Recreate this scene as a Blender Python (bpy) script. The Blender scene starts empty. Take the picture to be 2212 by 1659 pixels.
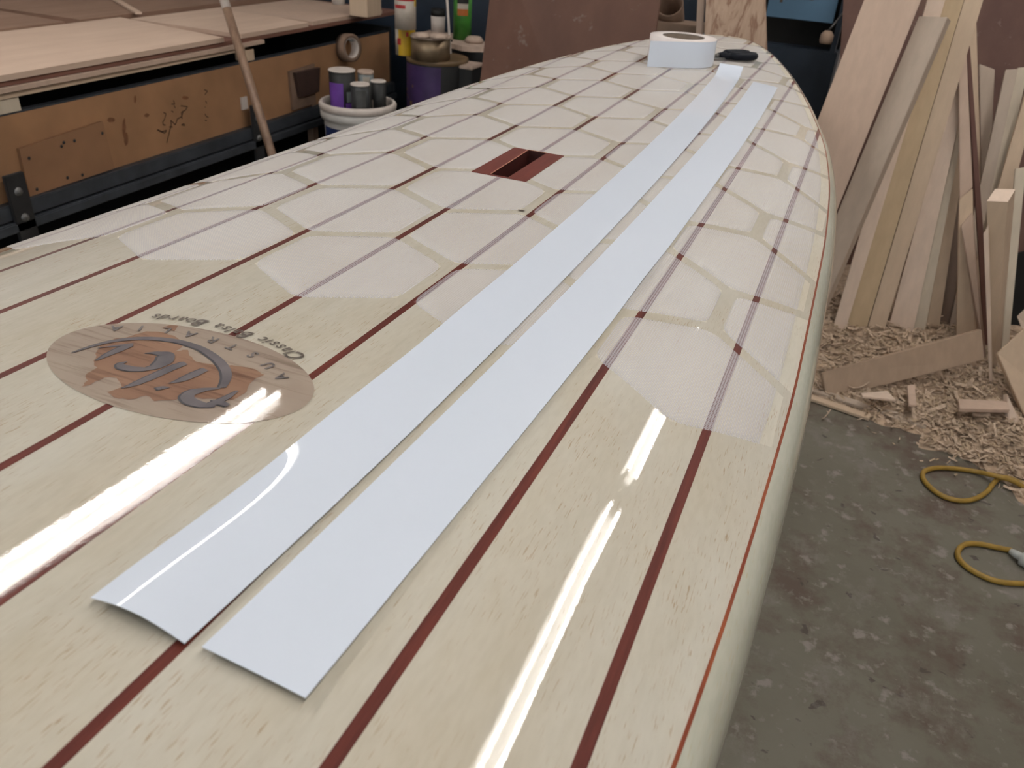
import bpy, bmesh, math, random
import numpy as np
from mathutils import Vector, Matrix
random.seed(7)
PI = math.pi
SC = bpy.context.scene
COL = SC.collection

# ------------------------------------------------------------------ camera
H = 0.82                                   # height of the deck centre over the floor
CAM = np.array([0.37588, -0.97794, 0.3012 + H])
YAW, PITCH, ROLL, FPX = -0.3561, 0.54424, 0.06942, 1744.11
_f = np.array([math.sin(YAW)*math.cos(PITCH), math.cos(YAW)*math.cos(PITCH), -math.sin(PITCH)])
_r = np.array([math.cos(YAW), -math.sin(YAW), 0.0])
_u = np.cross(_r, _f)
CR = math.cos(ROLL)*_r + math.sin(ROLL)*_u
CU = -math.sin(ROLL)*_r + math.cos(ROLL)*_u
CF = _f
cam_data = bpy.data.cameras.new('camera')
cam_data.sensor_fit = 'HORIZONTAL'
cam_data.sensor_width = 36.0
cam_data.lens = FPX/2212*36
cam_data.clip_start = 0.02
cam = bpy.data.objects.new('camera', cam_data)
COL.objects.link(cam)
cam.matrix_world = Matrix(((CR[0], CU[0], -CF[0], CAM[0]), (CR[1], CU[1], -CF[1], CAM[1]),
                           (CR[2], CU[2], -CF[2], CAM[2]), (0, 0, 0, 1)))
SC.camera = cam
cam_data.dof.use_dof = True
cam_data.dof.focus_distance = 0.75
cam_data.dof.aperture_fstop = 14.0

# ------------------------------------------------------------------ world, exposure
W = bpy.data.worlds.new('world')
SC.world = W
W.use_nodes = True
bg = W.node_tree.nodes['Background']
bg.inputs[0].default_value = (0.86, 0.95, 1.0, 1)
bg.inputs[1].default_value = 1.0
TUBE = 31.0                                 # emission of the fluorescent tubes
SC.view_settings.view_transform = 'Standard'
SC.view_settings.look = 'None'
SC.view_settings.gamma = 1.0
SC.view_settings.use_curve_mapping = False
SC.view_settings.exposure = 0.28
SC.cycles.use_denoising = True
SC.cycles.max_bounces = 8
SC.cycles.transparent_max_bounces = 12

# ------------------------------------------------------------------ where a line of sight meets the place
def ray(u, v):
    return CF + (u - 1106)/FPX*CR - (v - 829.5)/FPX*CU
def at(u, v, ax, val):
    d = ray(u, v)
    return CAM + d*((val - CAM['xyz'.index(ax)])/d['xyz'.index(ax)])
def depth(u, v, t):
    return CAM + ray(u, v)*t

def deck(x, y):                             # the domed, rockered deck of the board
    X = abs(x/0.34)
    return H + 0.00318*X**2 - 0.04501*X**4 + 0.01063*X**6 - 0.01201*y + 0.01413*y*y - 0.00601*y**3 - 0.00127*y**4
def hit(u, v, up=0.0):
    d = ray(u, v)
    t = (H - CAM[2])/d[2]
    for _ in range(30):
        P = CAM + d*t
        Q = CAM + d*(t + 1e-4)
        g = P[2] - deck(P[0], P[1]) - up
        g2 = (Q[2] - deck(Q[0], Q[1]) - up - g)/1e-4
        t -= max(-.3, min(.3, g/g2))
    return CAM + d*t

# ------------------------------------------------------------------ materials
def newmat(name):
    m = bpy.data.materials.new(name)
    m.use_nodes = True
    nt = m.node_tree
    return m, nt, nt.nodes['Principled BSDF']
def node(nt, typ, **kw):
    n = nt.nodes.new(typ)
    for k, v in kw.items():
        if k == 'op': n.operation = v
        elif k.startswith('i'): n.inputs[int(k[1:])].default_value = v
        else: setattr(n, k, v)
    return n
def mixrgb(nt, fac, a, b, blend='MIX'):
    n = nt.nodes.new('ShaderNodeMix'); n.data_type = 'RGBA'; n.blend_type = blend
    for sock, val in ((n.inputs[0], fac), (n.inputs[6], a), (n.inputs[7], b)):
        if isinstance(val, (int, float)): sock.default_value = val
        elif isinstance(val, tuple): sock.default_value = (*val[:3], 1)
        else: nt.links.new(val, sock)
    return n.outputs[2]
def noise(nt, scale, stretch=(1, 1, 1), detail=3.0, rough=.55, rot=(0, 0, 0), loc=None, dist=0.0):
    tc = nt.nodes.new('ShaderNodeTexCoord'); mp = nt.nodes.new('ShaderNodeMapping')
    mp.inputs['Scale'].default_value = stretch
    mp.inputs['Rotation'].default_value = rot
    nt.links.new(tc.outputs['Object'], mp.inputs[0])
    if loc is not None: nt.links.new(loc, mp.inputs['Location'])
    n = nt.nodes.new('ShaderNodeTexNoise')
    n.inputs['Scale'].default_value = scale; n.inputs['Detail'].default_value = detail
    n.inputs['Roughness'].default_value = rough; n.inputs['Distortion'].default_value = dist
    nt.links.new(mp.outputs[0], n.inputs['Vector'])
    return n.outputs[0]
def ramp(nt, src, p0, p1, v0=0.0, v1=1.0):
    n = nt.nodes.new('ShaderNodeMapRange')
    n.inputs[1].default_value = p0; n.inputs[2].default_value = p1
    n.inputs[3].default_value = v0; n.inputs[4].default_value = v1
    nt.links.new(src, n.inputs[0]); return n.outputs[0]
def bump(nt, b, src, strength=.2, dist=.002, sock='Normal'):
    n = nt.nodes.new('ShaderNodeBump')
    n.inputs['Strength'].default_value = strength; n.inputs['Distance'].default_value = dist
    nt.links.new(src, n.inputs['Height']); nt.links.new(n.outputs[0], b.inputs[sock])
def plain(name, c, rough=.5, var=.12, scale=12, metal=0.0, coat=0.0, bmp=0.0):
    m, nt, b = newmat(name)
    n = noise(nt, scale)
    d = tuple(x*(1 - var) for x in c); e = tuple(min(1, x*(1 + var)) for x in c)
    nt.links.new(mixrgb(nt, ramp(nt, n, .3, .7), d, e), b.inputs['Base Color'])
    b.inputs['Roughness'].default_value = rough; b.inputs['Metallic'].default_value = metal
    b.inputs['Coat Weight'].default_value = coat
    if bmp: bump(nt, b, n, bmp)
    return m
def wood(name, a, c, grain=(1, 1, .06), scale=45, rough=.65, blotch=.25, bmp=.12, dirt=None):
    m, nt, b = newmat(name)
    oi = nt.nodes.new('ShaderNodeObjectInfo')
    sv = node(nt, 'ShaderNodeVectorMath', op='SCALE'); nt.links.new(oi.outputs['Random'], sv.inputs['Scale'])
    sv.inputs[0].default_value = (13, 7, 5)
    g = noise(nt, scale, grain, 4, .6, loc=sv.outputs[0])
    bl = noise(nt, 4, (1, 1, .5), 3, .6, loc=sv.outputs[0])
    colr = mixrgb(nt, ramp(nt, g, .35, .68), a, c)
    colr = mixrgb(nt, ramp(nt, bl, .4, .75, 0, blotch), colr, tuple(x*.62 for x in a))
    if dirt: colr = mixrgb(nt, ramp(nt, noise(nt, 14, (1, 1, 1), 5, .7), .62, .7), colr, dirt)
    nt.links.new(colr, b.inputs['Base Color'])
    b.inputs['Roughness'].default_value = rough
    if bmp: bump(nt, b, g, bmp, .001)
    return m

def hexmask(nt):                            # 1 where a hexagonal cloth patch lies on the deck
    X0, Y0, A, R = -0.00233, -0.40127, 0.15864, 0.0715
    tc = nt.nodes.new('ShaderNodeTexCoord'); sp = nt.nodes.new('ShaderNodeSeparateXYZ')
    nt.links.new(tc.outputs['Object'], sp.inputs[0])
    def M(op, a, b=None, c=None):
        n = nt.nodes.new('ShaderNodeMath'); n.operation = op
        for i, v in enumerate((a, b, c)):
            if v is None: continue
            if isinstance(v, (int, float)): n.inputs[i].default_value = v
            else: nt.links.new(v, n.inputs[i])
        return n.outputs[0]
    x = M('SUBTRACT', sp.outputs[0], X0); y = M('SUBTRACT', sp.outputs[1], Y0)
    RY = A*math.sqrt(3)
    def cell(ox, oy):
        lx = M('SUBTRACT', M('FLOORED_MODULO', M('ADD', x, A*.5 - ox), A), A*.5)
        ly = M('SUBTRACT', M('FLOORED_MODULO', M('ADD', y, RY*.5 - oy), RY), RY*.5)
        ax = M('ABSOLUTE', lx); ay = M('ABSOLUTE', ly)
        d = M('MAXIMUM', ax, M('ADD', M('MULTIPLY', ax, .5), M('MULTIPLY', ay, .8660254)))
        return M('MULTIPLY', M('LESS_THAN', d, R), M('GREATER_THAN', M('SUBTRACT', y, ly), -.03))
    return M('MAXIMUM', cell(0, 0), cell(A*.5, RY*.5))

def resin(nt, b, hexed=True, wav=.018):
    b.inputs['Roughness'].default_value = .6
    b.inputs['Specular IOR Level'].default_value = .2
    b.inputs['Coat Weight'].default_value = 1.0
    b.inputs['Coat Roughness'].default_value = .02
    b.inputs['Coat IOR'].default_value = 1.5
    if hexed:
        h = hexmask(nt)
        nt.links.new(ramp(nt, h, 0, 1, .02, .5), b.inputs['Coat Roughness'])
        nt.links.new(ramp(nt, h, 0, 1, 1.0, .6), b.inputs['Coat Weight'])
    b1 = node(nt, 'ShaderNodeBump'); b1.inputs['Strength'].default_value = 1; b1.inputs['Distance'].default_value = .0005
    nt.links.new(noise(nt, 7, (1, .8, 1), 1), b1.inputs['Height'])
    b2 = node(nt, 'ShaderNodeBump'); b2.inputs['Strength'].default_value = wav; b2.inputs['Distance'].default_value = .0004
    nt.links.new(noise(nt, 420, (1, 1, 1), 2), b2.inputs['Height']); nt.links.new(b1.outputs[0], b2.inputs['Normal'])
    nt.links.new(b2.outputs[0], b.inputs['Coat Normal'])

def balsa(name, a, c, fleck, hexed=True):
    m, nt, b = newmat(name)
    oi = nt.nodes.new('ShaderNodeObjectInfo')
    sv = node(nt, 'ShaderNodeVectorMath', op='SCALE'); nt.links.new(oi.outputs['Random'], sv.inputs['Scale'])
    sv.inputs[0].default_value = (3, 9, 5)
    big = noise(nt, 9, (1.4, .55, 1), 3, .6, loc=sv.outputs[0])
    strk = noise(nt, 55, (1.6, .08, 1), 3, .6, loc=sv.outputs[0])
    fl = noise(nt, 1200, (1, .065, 1), 2, .5, loc=sv.outputs[0])
    fm = noise(nt, 30, (1, .5, 1), 2, .5, loc=sv.outputs[0])
    col = mixrgb(nt, ramp(nt, big, .36, .66), a, c)
    col = mixrgb(nt, ramp(nt, strk, .5, .75, 0, .35), col, tuple(x*.86 for x in c))
    mul = node(nt, 'ShaderNodeMath', op='MULTIPLY')
    nt.links.new(ramp(nt, fl, .61, .69), mul.inputs[0]); nt.links.new(ramp(nt, fm, .38, .62, .06, .85), mul.inputs[1])
    col = mixrgb(nt, mul.outputs[0], col, fleck)
    weave = noise(nt, 300, (1, .25, 1), 1, .5)
    col = mixrgb(nt, ramp(nt, weave, .35, .65, 0, .10), col, (.8, .76, .66))
    nt.links.new(col, b.inputs['Base Color'])
    resin(nt, b, hexed)
    return m
M_BALSA = balsa('balsa', (.555, .525, .445), (.505, .455, .355), (.36, .245, .14))
M_RAILW = balsa('rail_balsa', (.50, .51, .42), (.46, .46, .37), (.45, .38, .22), False)
def cedar(name, a, c, hexed=True):
    m, nt, b = newmat(name)
    g = noise(nt, 120, (2, .08, 2), 4, .7)
    nt.links.new(mixrgb(nt, ramp(nt, g, .35, .7), a, c), b.inputs['Base Color'])
    resin(nt, b, hexed); return m
M_CEDAR = cedar('red_cedar', (.088, .014, .009), (.155, .029, .017))
M_PIN = cedar('pinline', (.20, .035, .012), (.32, .075, .02), False)
M_HANDLE = cedar('cedar_block', (.15, .026, .017), (.19, .036, .022), False)
M_SLOT = plain('slot_wood', (.055, .012, .009), .5, .3, 60)

def patch_mat():
    m, nt, b = newmat('mesh_cloth')
    b.inputs['Base Color'].default_value = (.90, .885, .935, 1)
    b.inputs['Roughness'].default_value = .42
    tc = nt.nodes.new('ShaderNodeTexCoord'); sp = nt.nodes.new('ShaderNodeSeparateXYZ')
    nt.links.new(tc.outputs['Object'], sp.inputs[0])
    def wave(sock, pitch):
        a = node(nt, 'ShaderNodeMath', op='MULTIPLY', i1=2*PI/pitch); nt.links.new(sock, a.inputs[0])
        s = node(nt, 'ShaderNodeMath', op='SINE'); nt.links.new(a.outputs[0], s.inputs[0]); return s.outputs[0]
    mx = node(nt, 'ShaderNodeMath', op='MAXIMUM')
    nt.links.new(wave(sp.outputs[0], .0021), mx.inputs[0]); nt.links.new(wave(sp.outputs[1], .0021), mx.inputs[1])
    fac = ramp(nt, mx.outputs[0], -.6, 1, .15, .44)
    tr = nt.nodes.new('ShaderNodeBsdfTransparent'); ms = nt.nodes.new('ShaderNodeMixShader')
    nt.links.new(fac, ms.inputs[0]); nt.links.new(tr.outputs[0], ms.inputs[1]); nt.links.new(b.outputs[0], ms.inputs[2])
    nt.links.new(ms.outputs[0], nt.nodes['Material Output'].inputs[0])
    return m
M_PATCH = patch_mat()

def film_mat():
    m, nt, b = newmat('white_film')
    n = noise(nt, 3)
    nt.links.new(mixrgb(nt, n, (.70, .775, .89), (.74, .80, .90)), b.inputs['Base Color'])
    b.inputs['Roughness'].default_value = .55
    b.inputs['Coat Weight'].default_value = .6; b.inputs['Coat Roughness'].default_value = .03
    return m
M_FILM = film_mat()
M_ROLLSIDE = plain('roll_edge', (.80, .73, .70), .6, .04, 40)
M_CORE = plain('card_core', (.17, .13, .10), .9, .2, 30)

def logo_mat(name, a, c, dark, alpha):
    m, nt, b = newmat(name)
    g = noise(nt, 100, (.10, 1.5, 1), 5, .65, (0, 0, .12))
    bl = noise(nt, 14, (.6, 1.5, 1), 3, .6)
    col = mixrgb(nt, ramp(nt, bl, .35, .7), a, c)
    col = mixrgb(nt, ramp(nt, g, .52, .68, 0, .8), col, dark)
    nt.links.new(col, b.inputs['Base Color']); resin(nt, b, False)
    tr = nt.nodes.new('ShaderNodeBsdfTransparent'); ms = nt.nodes.new('ShaderNodeMixShader')
    ms.inputs[0].default_value = alpha
    nt.links.new(tr.outputs[0], ms.inputs[1]); nt.links.new(b.outputs[0], ms.inputs[2])
    nt.links.new(ms.outputs[0], nt.nodes['Material Output'].inputs[0])
    return m
M_LOGO = logo_mat('logo_oval', (.46, .37, .295), (.38, .29, .23), (.24, .17, .125), .82)
M_MAP = logo_mat('logo_map', (.33, .19, .12), (.25, .13, .08), (.13, .06, .035), .93)
def letter_mat():
    m, nt, b = newmat('engraved')
    n = noise(nt, 30, (1, 1, 1), 2)
    nt.links.new(mixrgb(nt, ramp(nt, n, .3, .7), (.085, .078, .088), (.19, .165, .17)), b.inputs['Base Color'])
    resin(nt, b, False); return m
M_LETTER = letter_mat()
M_LETTERSHADE = plain('letter_shade', (.022, .020, .026), .5, .2, 80)
M_INK = plain('logo_ink', (.085, .06, .045), .5, .2, 80)

M_LETTER2 = plain('engraved_small', (.11, .09, .085), .5, .4, 200)
def floor_mat():
    m, nt, b = newmat('concrete')
    col = mixrgb(nt, ramp(nt, noise(nt, 2.6, detail=6, rough=.65), .38, .62), (.130, .118, .086), (.162, .150, .114))
    col = mixrgb(nt, ramp(nt, noise(nt, 4.5, detail=7, rough=.72), .48, .62, 0, .9), col, (.098, .066, .048))
    col = mixrgb(nt, ramp(nt, noise(nt, 26, detail=4, rough=.6), .58, .67, 0, .9), col, (.25, .225, .20))
    col = mixrgb(nt, ramp(nt, noise(nt, 22, (1, 1.4, 1), 3, .6, dist=.6), .66, .71, 0, .8), col, (.055, .045, .035))
    col = mixrgb(nt, ramp(nt, noise(nt, 9, (1, .7, 1), 6, .75), .54, .66, 0, .7), col, (.205, .185, .16))
    nt.links.new(col, b.inputs['Base Color'])
    b.inputs['Roughness'].default_value = .7
    bump(nt, b, noise(nt, 60, detail=4), .25, .002)
    return m
M_FLOOR = floor_mat()
M_WALL = plain('wall_paint', (.42, .38, .36), .8, .1, 3)
M_CEIL = plain('ceiling_board', (.36, .34, .33), .85, .06, 3)
M_NAVY = plain('navy_steel', (.021, .032, .050), .45, .25, 5)
M_BLUE = plain('light_blue_steel', (.10, .20, .31), .5, .1, 6)
M_BLACK = plain('black', (.012, .012, .012), .6, .2, 9)
M_DARK = plain('dark_void', (.010, .009, .008), .9, .2, 9)  # near-black for shaded gaps and hollows, also the stand pads
M_STEEL = plain('blue_grey_steel', (.040, .046, .055), .5, .25, 14)
M_BLKSTEEL = plain('black_steel', (.020, .020, .021), .5, .25, 14)
M_BOLT = plain('bolt_zinc', (.16, .155, .15), .45, .2, 60, .6)
M_PLY = wood('pale_plywood', (.57, .42, .32), (.63, .48, .37), (.5, .06, 1), 40, .6, .12)
M_PLY2 = wood('brown_plywood', (.255, .155, .105), (.31, .195, .135), (.5, .06, 1), 40, .6, .3)
M_PLYEDGE = wood('red_plywood', (.17, .075, .05), (.22, .10, .07), (.5, .06, 1), 60, .7, .2)
M_CHIP = plain('chipboard', (.36, .19, .092), .7, .16, 5)
M_CHIP2 = plain('chipboard_brown', (.29, .15, .075), .7, .14, 6)
M_BROWNSHEET = wood('brown_masonite', (.122, .055, .035), (.158, .074, .047), (1, 1, .6), 8, .6, .35, .05, (.21, .15, .12))
M_RUST = wood('dusty_brown_board', (.115, .055, .042), (.16, .085, .062), (1, 1, .6), 9, .7, .4, .1, (.22, .15, .12))
M_POLE = wood('pole_wood', (.17, .10, .065), (.27, .175, .115), (1, 1, .05), 60, .5, .2)
M_WHITEP = plain('white_plastic', (.62, .60, .57), .4, .06, 8)
M_BUCKET = plain('bucket_plastic', (.55, .53, .50), .4, .05, 8)
M_DUSTWHITE = plain('dusty_white', (.60, .53, .48), .7, .10, 22)
M_PURPLE = plain('purple_label', (.155, .055, .34), .45, .12, 20)
M_DKPURPLE = plain('dark_purple_paint', (.045, .022, .085), .5, .4, 8)
M_GREYCAN = plain('charcoal_label', (.030, .032, .034), .5, .25, 20)
M_TEAL = plain('grey_teal', (.20, .22, .22), .5, .15, 20)
M_DUST = plain('wood_dust', (.46, .35, .28), .95, .15, 30, bmp=.3)
M_LABELB = plain('blue_label', (.018, .032, .11), .5, .5, 18)
M_RED = plain('red_print', (.42, .03, .03), .5, .1, 20)
M_YEL = plain('yellow_print', (.55, .34, .015), .5, .12, 20)
M_CREAM = plain('cream_print', (.42, .37, .31), .5, .12, 30)
M_GOLD = plain('gold_tin', (.30, .22, .14), .45, .4, 14, .7)
M_GREEN = plain('green_can', (.05, .21, .03), .35, .3, 14)
M_TANCAP = plain('tan_cap', (.17, .105, .05), .5, .15, 20)
M_ORANGE = plain('orange_print', (.42, .12, .02), .5, .15, 20)
M_TUBE = plain('cardboard', (.22, .14, .095), .8, .15, 16)
M_TAN = plain('tan_foam', (.33, .23, .165), .85, .12, 16)
M_CORD = plain('yellow_cord', (.33, .20, .03), .5, .15, 60)
M_PLUG = plain('plug_plastic', (.50, .52, .50), .4, .06, 20)
M_SCISS = plain('scissor_handle', (.008, .010, .015), .6, .2, 40); M_SCISS.node_tree.nodes['Principled BSDF'].inputs['Specular IOR Level'].default_value = .15
M_BLADE = plain('scissor_steel', (.30, .32, .32), .3, .1, 40, .9)
M_SHAV = plain('shaving', (.53, .405, .30), .9, .3, 60)
M_SHAVBED = plain('shaving_bed', (.42, .31, .22), .95, .35, 40, bmp=.6)
def wd(n, a, k=1.12): return wood(n, a, tuple(min(1, x*k) for x in a), (1, 1, .05), 50)
M_W = {'pink': wd('pink_pine', (.52, .385, .295)), 'grey': wd('grey_balsa', (.47, .38, .30)),
       'ochre': wd('ochre_wood', (.49, .365, .225)), 'pale': wd('pale_balsa', (.66, .52, .41)),
       'tan': wd('tan_wood', (.54, .41, .29)), 'brown': wd('brown_wood', (.22, .15, .11)),
       'red': wd('shadow_side_wood', (.12, .05, .035)), 'cream': wd('cream_balsa', (.57, .49, .38))}
def pine():
    m, nt, b = newmat('knotty_pine')
    g = noise(nt, 9, (1.6, 1, .34), 4, .55, (0, -.5, 0), dist=2.2)
    f = noise(nt, 60, (1.5, 1, .10), 3, .6, (0, -.3, 0))
    col = mixrgb(nt, ramp(nt, f, .35, .7), (.40, .275, .19), (.47, .335, .24))
    col = mixrgb(nt, ramp(nt, g, .50, .60, 0, .85), col, (.20, .095, .055))
    col = mixrgb(nt, ramp(nt, g, .60, .68), col, (.36, .225, .15))
    nt.links.new(col, b.inputs['Base Color']); b.inputs['Roughness'].default_value = .6
    return m
M_PINE = pine()

# ------------------------------------------------------------------ mesh helpers
class MB:
    def __init__(s): s.v = []; s.f = []; s.m = []; s.sm = []
    def add(s, vs, fs, mi=0, smooth=False):
        o = len(s.v); s.v += [tuple(map(float, p)) for p in vs]
        for f in fs: s.f.append([i + o for i in f]); s.m.append(mi); s.sm.append(smooth)
    def prism(s, front, back, mi=0):        # two matching loops
        n = len(front)
        fs = [list(range(n)), list(range(2*n - 1, n - 1, -1))]
        fs += [[i, i + n, (i + 1) % n + n, (i + 1) % n] for i in range(n)]
        s.add(list(front) + list(back), fs, mi)
    def box(s, c, size, rz=0.0, mi=0, M=None):
        x, y, z = (q/2 for q in size)
        P = [(-x, -y, -z), (x, -y, -z), (x, y, -z), (-x, y, -z), (-x, -y, z), (x, -y, z), (x, y, z), (-x, y, z)]
        R = M if M is not None else Matrix.Rotation(rz, 3, 'Z')
        P = [R @ Vector(p) + Vector(c) for p in P]
        s.add(P, [[0, 3, 2, 1], [4, 5, 6, 7], [0, 1, 5, 4], [1, 2, 6, 5], [2, 3, 7, 6], [3, 0, 4, 7]], mi)
    def lathe(s, c, prof, n=32, a0=0.0, a1=2*PI, mi=0, axis=None):
        full = abs(a1 - a0 - 2*PI) < 1e-6; k = n if full else n + 1
        Q = Vector((0, 0, 1)).rotation_difference(Vector(axis)) if axis is not None else None
        vs = []
        for i in range(k):
            a = a0 + (a1 - a0)*i/n
            for (r, z) in prof:
                p = Vector((r*math.cos(a), r*math.sin(a), z))
                if Q: p = Q @ p
                vs.append(p + Vector(c))
        L = len(prof); fs = []
        for i in range(n):
            j = (i + 1) % k
            for q in range(L - 1): fs.append([i*L + q, j*L + q, j*L + q + 1, i*L + q + 1])
        s.add(vs, fs, mi, True)
    def tube(s, pts, r, n=8, mi=0, caps=True):
        pts = [Vector(p) for p in pts]; rr = r if isinstance(r, (list, tuple)) else [r]*len(pts)
        vs = []; up = Vector((0, 0, 1))
        for i, p in enumerate(pts):
            t = (pts[min(i + 1, len(pts) - 1)] - pts[max(i - 1, 0)]).normalized()
            a = t.cross(up)
            if a.length < 1e-3: a = t.cross(Vector((1, 0, 0)))
            a.normalize(); b = a.cross(t)
            for k in range(n):
                w = 2*PI*k/n; vs.append(p + (a*math.cos(w) + b*math.sin(w))*rr[i])
        fs = [[i*n + k, i*n + (k + 1) % n, (i + 1)*n + (k + 1) % n, (i + 1)*n + k] for i in range(len(pts) - 1) for k in range(n)]
        if caps: fs += [list(range(n)), list(range((len(pts)-1)*n, len(pts)*n))[::-1]]
        s.add(vs, fs, mi, True)
    def build(s, name, mats, parent=None, loc=None, bevel=0.0):
        if not isinstance(mats, (list, tuple)): mats = [mats]
        root = ROOT.get(parent.name, (0, 0, 0)) if parent else (loc if loc is not None else (0, 0, 0))
        me = bpy.data.meshes.new(name)
        me.from_pydata([(p[0]-root[0], p[1]-root[1], p[2]-root[2]) for p in s.v], [], s.f)
        for m in mats: me.materials.append(m)
        me.polygons.foreach_set('material_index', s.m)
        me.polygons.foreach_set('use_smooth', s.sm)
        me.update()
        bm = bmesh.new(); bm.from_mesh(me); bmesh.ops.recalc_face_normals(bm, faces=bm.faces)
        if bevel:
            bmesh.ops.bevel(bm, geom=[e for e in bm.edges if len(e.link_faces) == 2 and e.calc_face_angle(0) > .6], offset=bevel, segments=2, affect='EDGES')
        bm.to_mesh(me); bm.free()
        o = bpy.data.objects.new(name, me); COL.objects.link(o)
        if parent: o.parent = parent
        else: o.location = root
        ROOT[o.name] = tuple(root)
        return o
ROOT = {}
def tag(o, label, cat, group=None, kind=None):
    if label: o['label'] = label
    if cat: o['category'] = cat
    if group: o['group'] = group
    if kind: o['kind'] = kind
    return o
def thing(name, loc, label, cat, group=None):
    o = bpy.data.objects.new(name, None); COL.objects.link(o)
    o.location = tuple(map(float, loc)); o.empty_display_size = .05
    ROOT[o.name] = tuple(map(float, loc))
    return tag(o, label, cat, group)
def mids(pts):
    c = np.mean(np.array([tuple(p) for p in pts]), axis=0)
    return (float(c[0]), float(c[1]), float(min(p[2] for p in pts)))
def structure(name, mb, m):
    o = mb.build(name, m); o['kind'] = 'structure'; return o

# ------------------------------------------------------------------ the room
XL, XR, YF, YB, ZC = -3.4, 2.1, -4.2, 4.4, 2.75
b = MB(); b.box(((XL+XR)/2, (YF+YB)/2, -.05), (XR-XL+.4, YB-YF+.4, .1)); structure('floor', b, M_FLOOR)
b = MB(); b.box(((XL+XR)/2, (YF+YB)/2, ZC+.05), (XR-XL+.4, YB-YF+.4, .1)); structure('ceiling', b, M_CEIL)
b = MB(); b.box((XL-.06, (YF+YB)/2, ZC/2), (.12, YB-YF+.2, ZC)); structure('wall_left', b, M_WALL)
b = MB(); b.box((XR+.06, (YF+YB)/2, ZC/2), (.12, YB-YF+.2, ZC)); structure('wall_right', b, M_WALL)
b = MB(); b.box(((XL+XR)/2, YB+.06, ZC/2), (XR-XL, .12, ZC)); structure('wall_back', b, M_WALL)

# fluorescent battens under the ceiling
m, nt, bs = newmat('tube_glow')
bs.inputs['Base Color'].default_value = (.9, .9, .9, 1)
bs.inputs['Emission Color'].default_value = (1.0, .965, .92, 1)
bs.inputs['Emission Strength'].default_value = TUBE
M_GLOW = m
M_BATTEN = plain('batten_white', (.75, .74, .72), .5, .03, 8)
def batten(x, y0, y1, label):
    zc = 2.42
    t = thing('ceiling_light', (x, (y0+y1)/2, zc + .05), label, 'light', 'twin tube ceiling lights')
    b = MB(); b.box((x, (y0+y1)/2, zc + .065), (.15, y1 - y0 + .04, .05)); b.build('housing', M_BATTEN, t, bevel=.006)
    for s in (-1, 1):
        b = MB(); b.tube([(x + s*.044, y0, zc), (x + s*.044, y1, zc)], .0130, 12); b.build('lamp_tube', M_GLOW, t)
        for yy in (y0 - .008, y1 + .008):
            b = MB(); b.box((x + s*.044, yy, zc + .018), (.03, .016, .062)); b.build('lamp_holder', M_BATTEN, t)
    for yy in (y0 + .3, y1 - .3):
        b = MB(); b.tube([(x, yy, zc + .085), (x, yy, ZC)], .004, 6); b.build('hanger_rod', M_BOLT, t)
batten(-1.74, .14, 1.68, 'twin tube ceiling light over the workbench, far end')
batten(-1.74, -1.62, -.10, 'added twin tube ceiling light over the near end of the workbench, unseen')  # unseen light, added for more illumination from the near side
batten(.79, .14, 1.67, 'twin tube ceiling light right of the surfboard')
batten(.79, 1.92, 3.42, 'twin tube ceiling light furthest back on the right')
batten(.79, -1.62, -.10, 'added unseen twin tube ceiling light above and behind the viewer')  # unseen light, added to illuminate from behind the camera

# ------------------------------------------------------------------ the surfboard
WY = [-1.66, -1.63, -1.55, -1.4, -1.2, -.95, -.742, -.528, -.297, .01, .262, .5, .746, 1.046, 1.20, 1.366, 1.50, 1.58, 1.625, 1.645]
WX = [0.0, .06, .14, .225, .30, .352, .3765, .388, .394, .393, .385, .363, .3165, .2445, .203, .155, .108, .072, .038, 0.0]
def wp(y):                                  # half width out to the pinline
    return float(np.interp(y, _wy, _wx))
def pchip(xs, ys, q):
    xs = np.array(xs); ys = np.array(ys); h = np.diff(xs); d = np.diff(ys)/h
    m_ = np.zeros(len(xs)); m_[0] = d[0]; m_[-1] = d[-1]
    for i in range(1, len(xs)-1):
        m_[i] = 0 if d[i-1]*d[i] <= 0 else (h[i-1]+h[i])/( (h[i])/d[i-1] + (h[i-1])/d[i])
    k = np.clip(np.searchsorted(xs, q) - 1, 0, len(xs)-2); t = (q - xs[k])/h[k]
    return (2*t**3-3*t**2+1)*ys[k] + (t**3-2*t*t+t)*h[k]*m_[k] + (-2*t**3+3*t*t)*ys[k+1] + (t**3-t*t)*h[k]*m_[k+1]
_wy = np.linspace(WY[0], WY[-1], 700); _wx = pchip(WY, WX, _wy)
Y0, Y1 = WY[0], WY[-1]
SURF = thing('surfboard', (0, 0, H - .12), 'long glossy balsa surfboard with dark red stringers, lying deck up on stands', 'surfboard')
PITCHX, SW = .085, .0064
HX0, HX1, HY0, HY1 = -.038, .0355, -.0635, .0785       # the handle block
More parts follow.
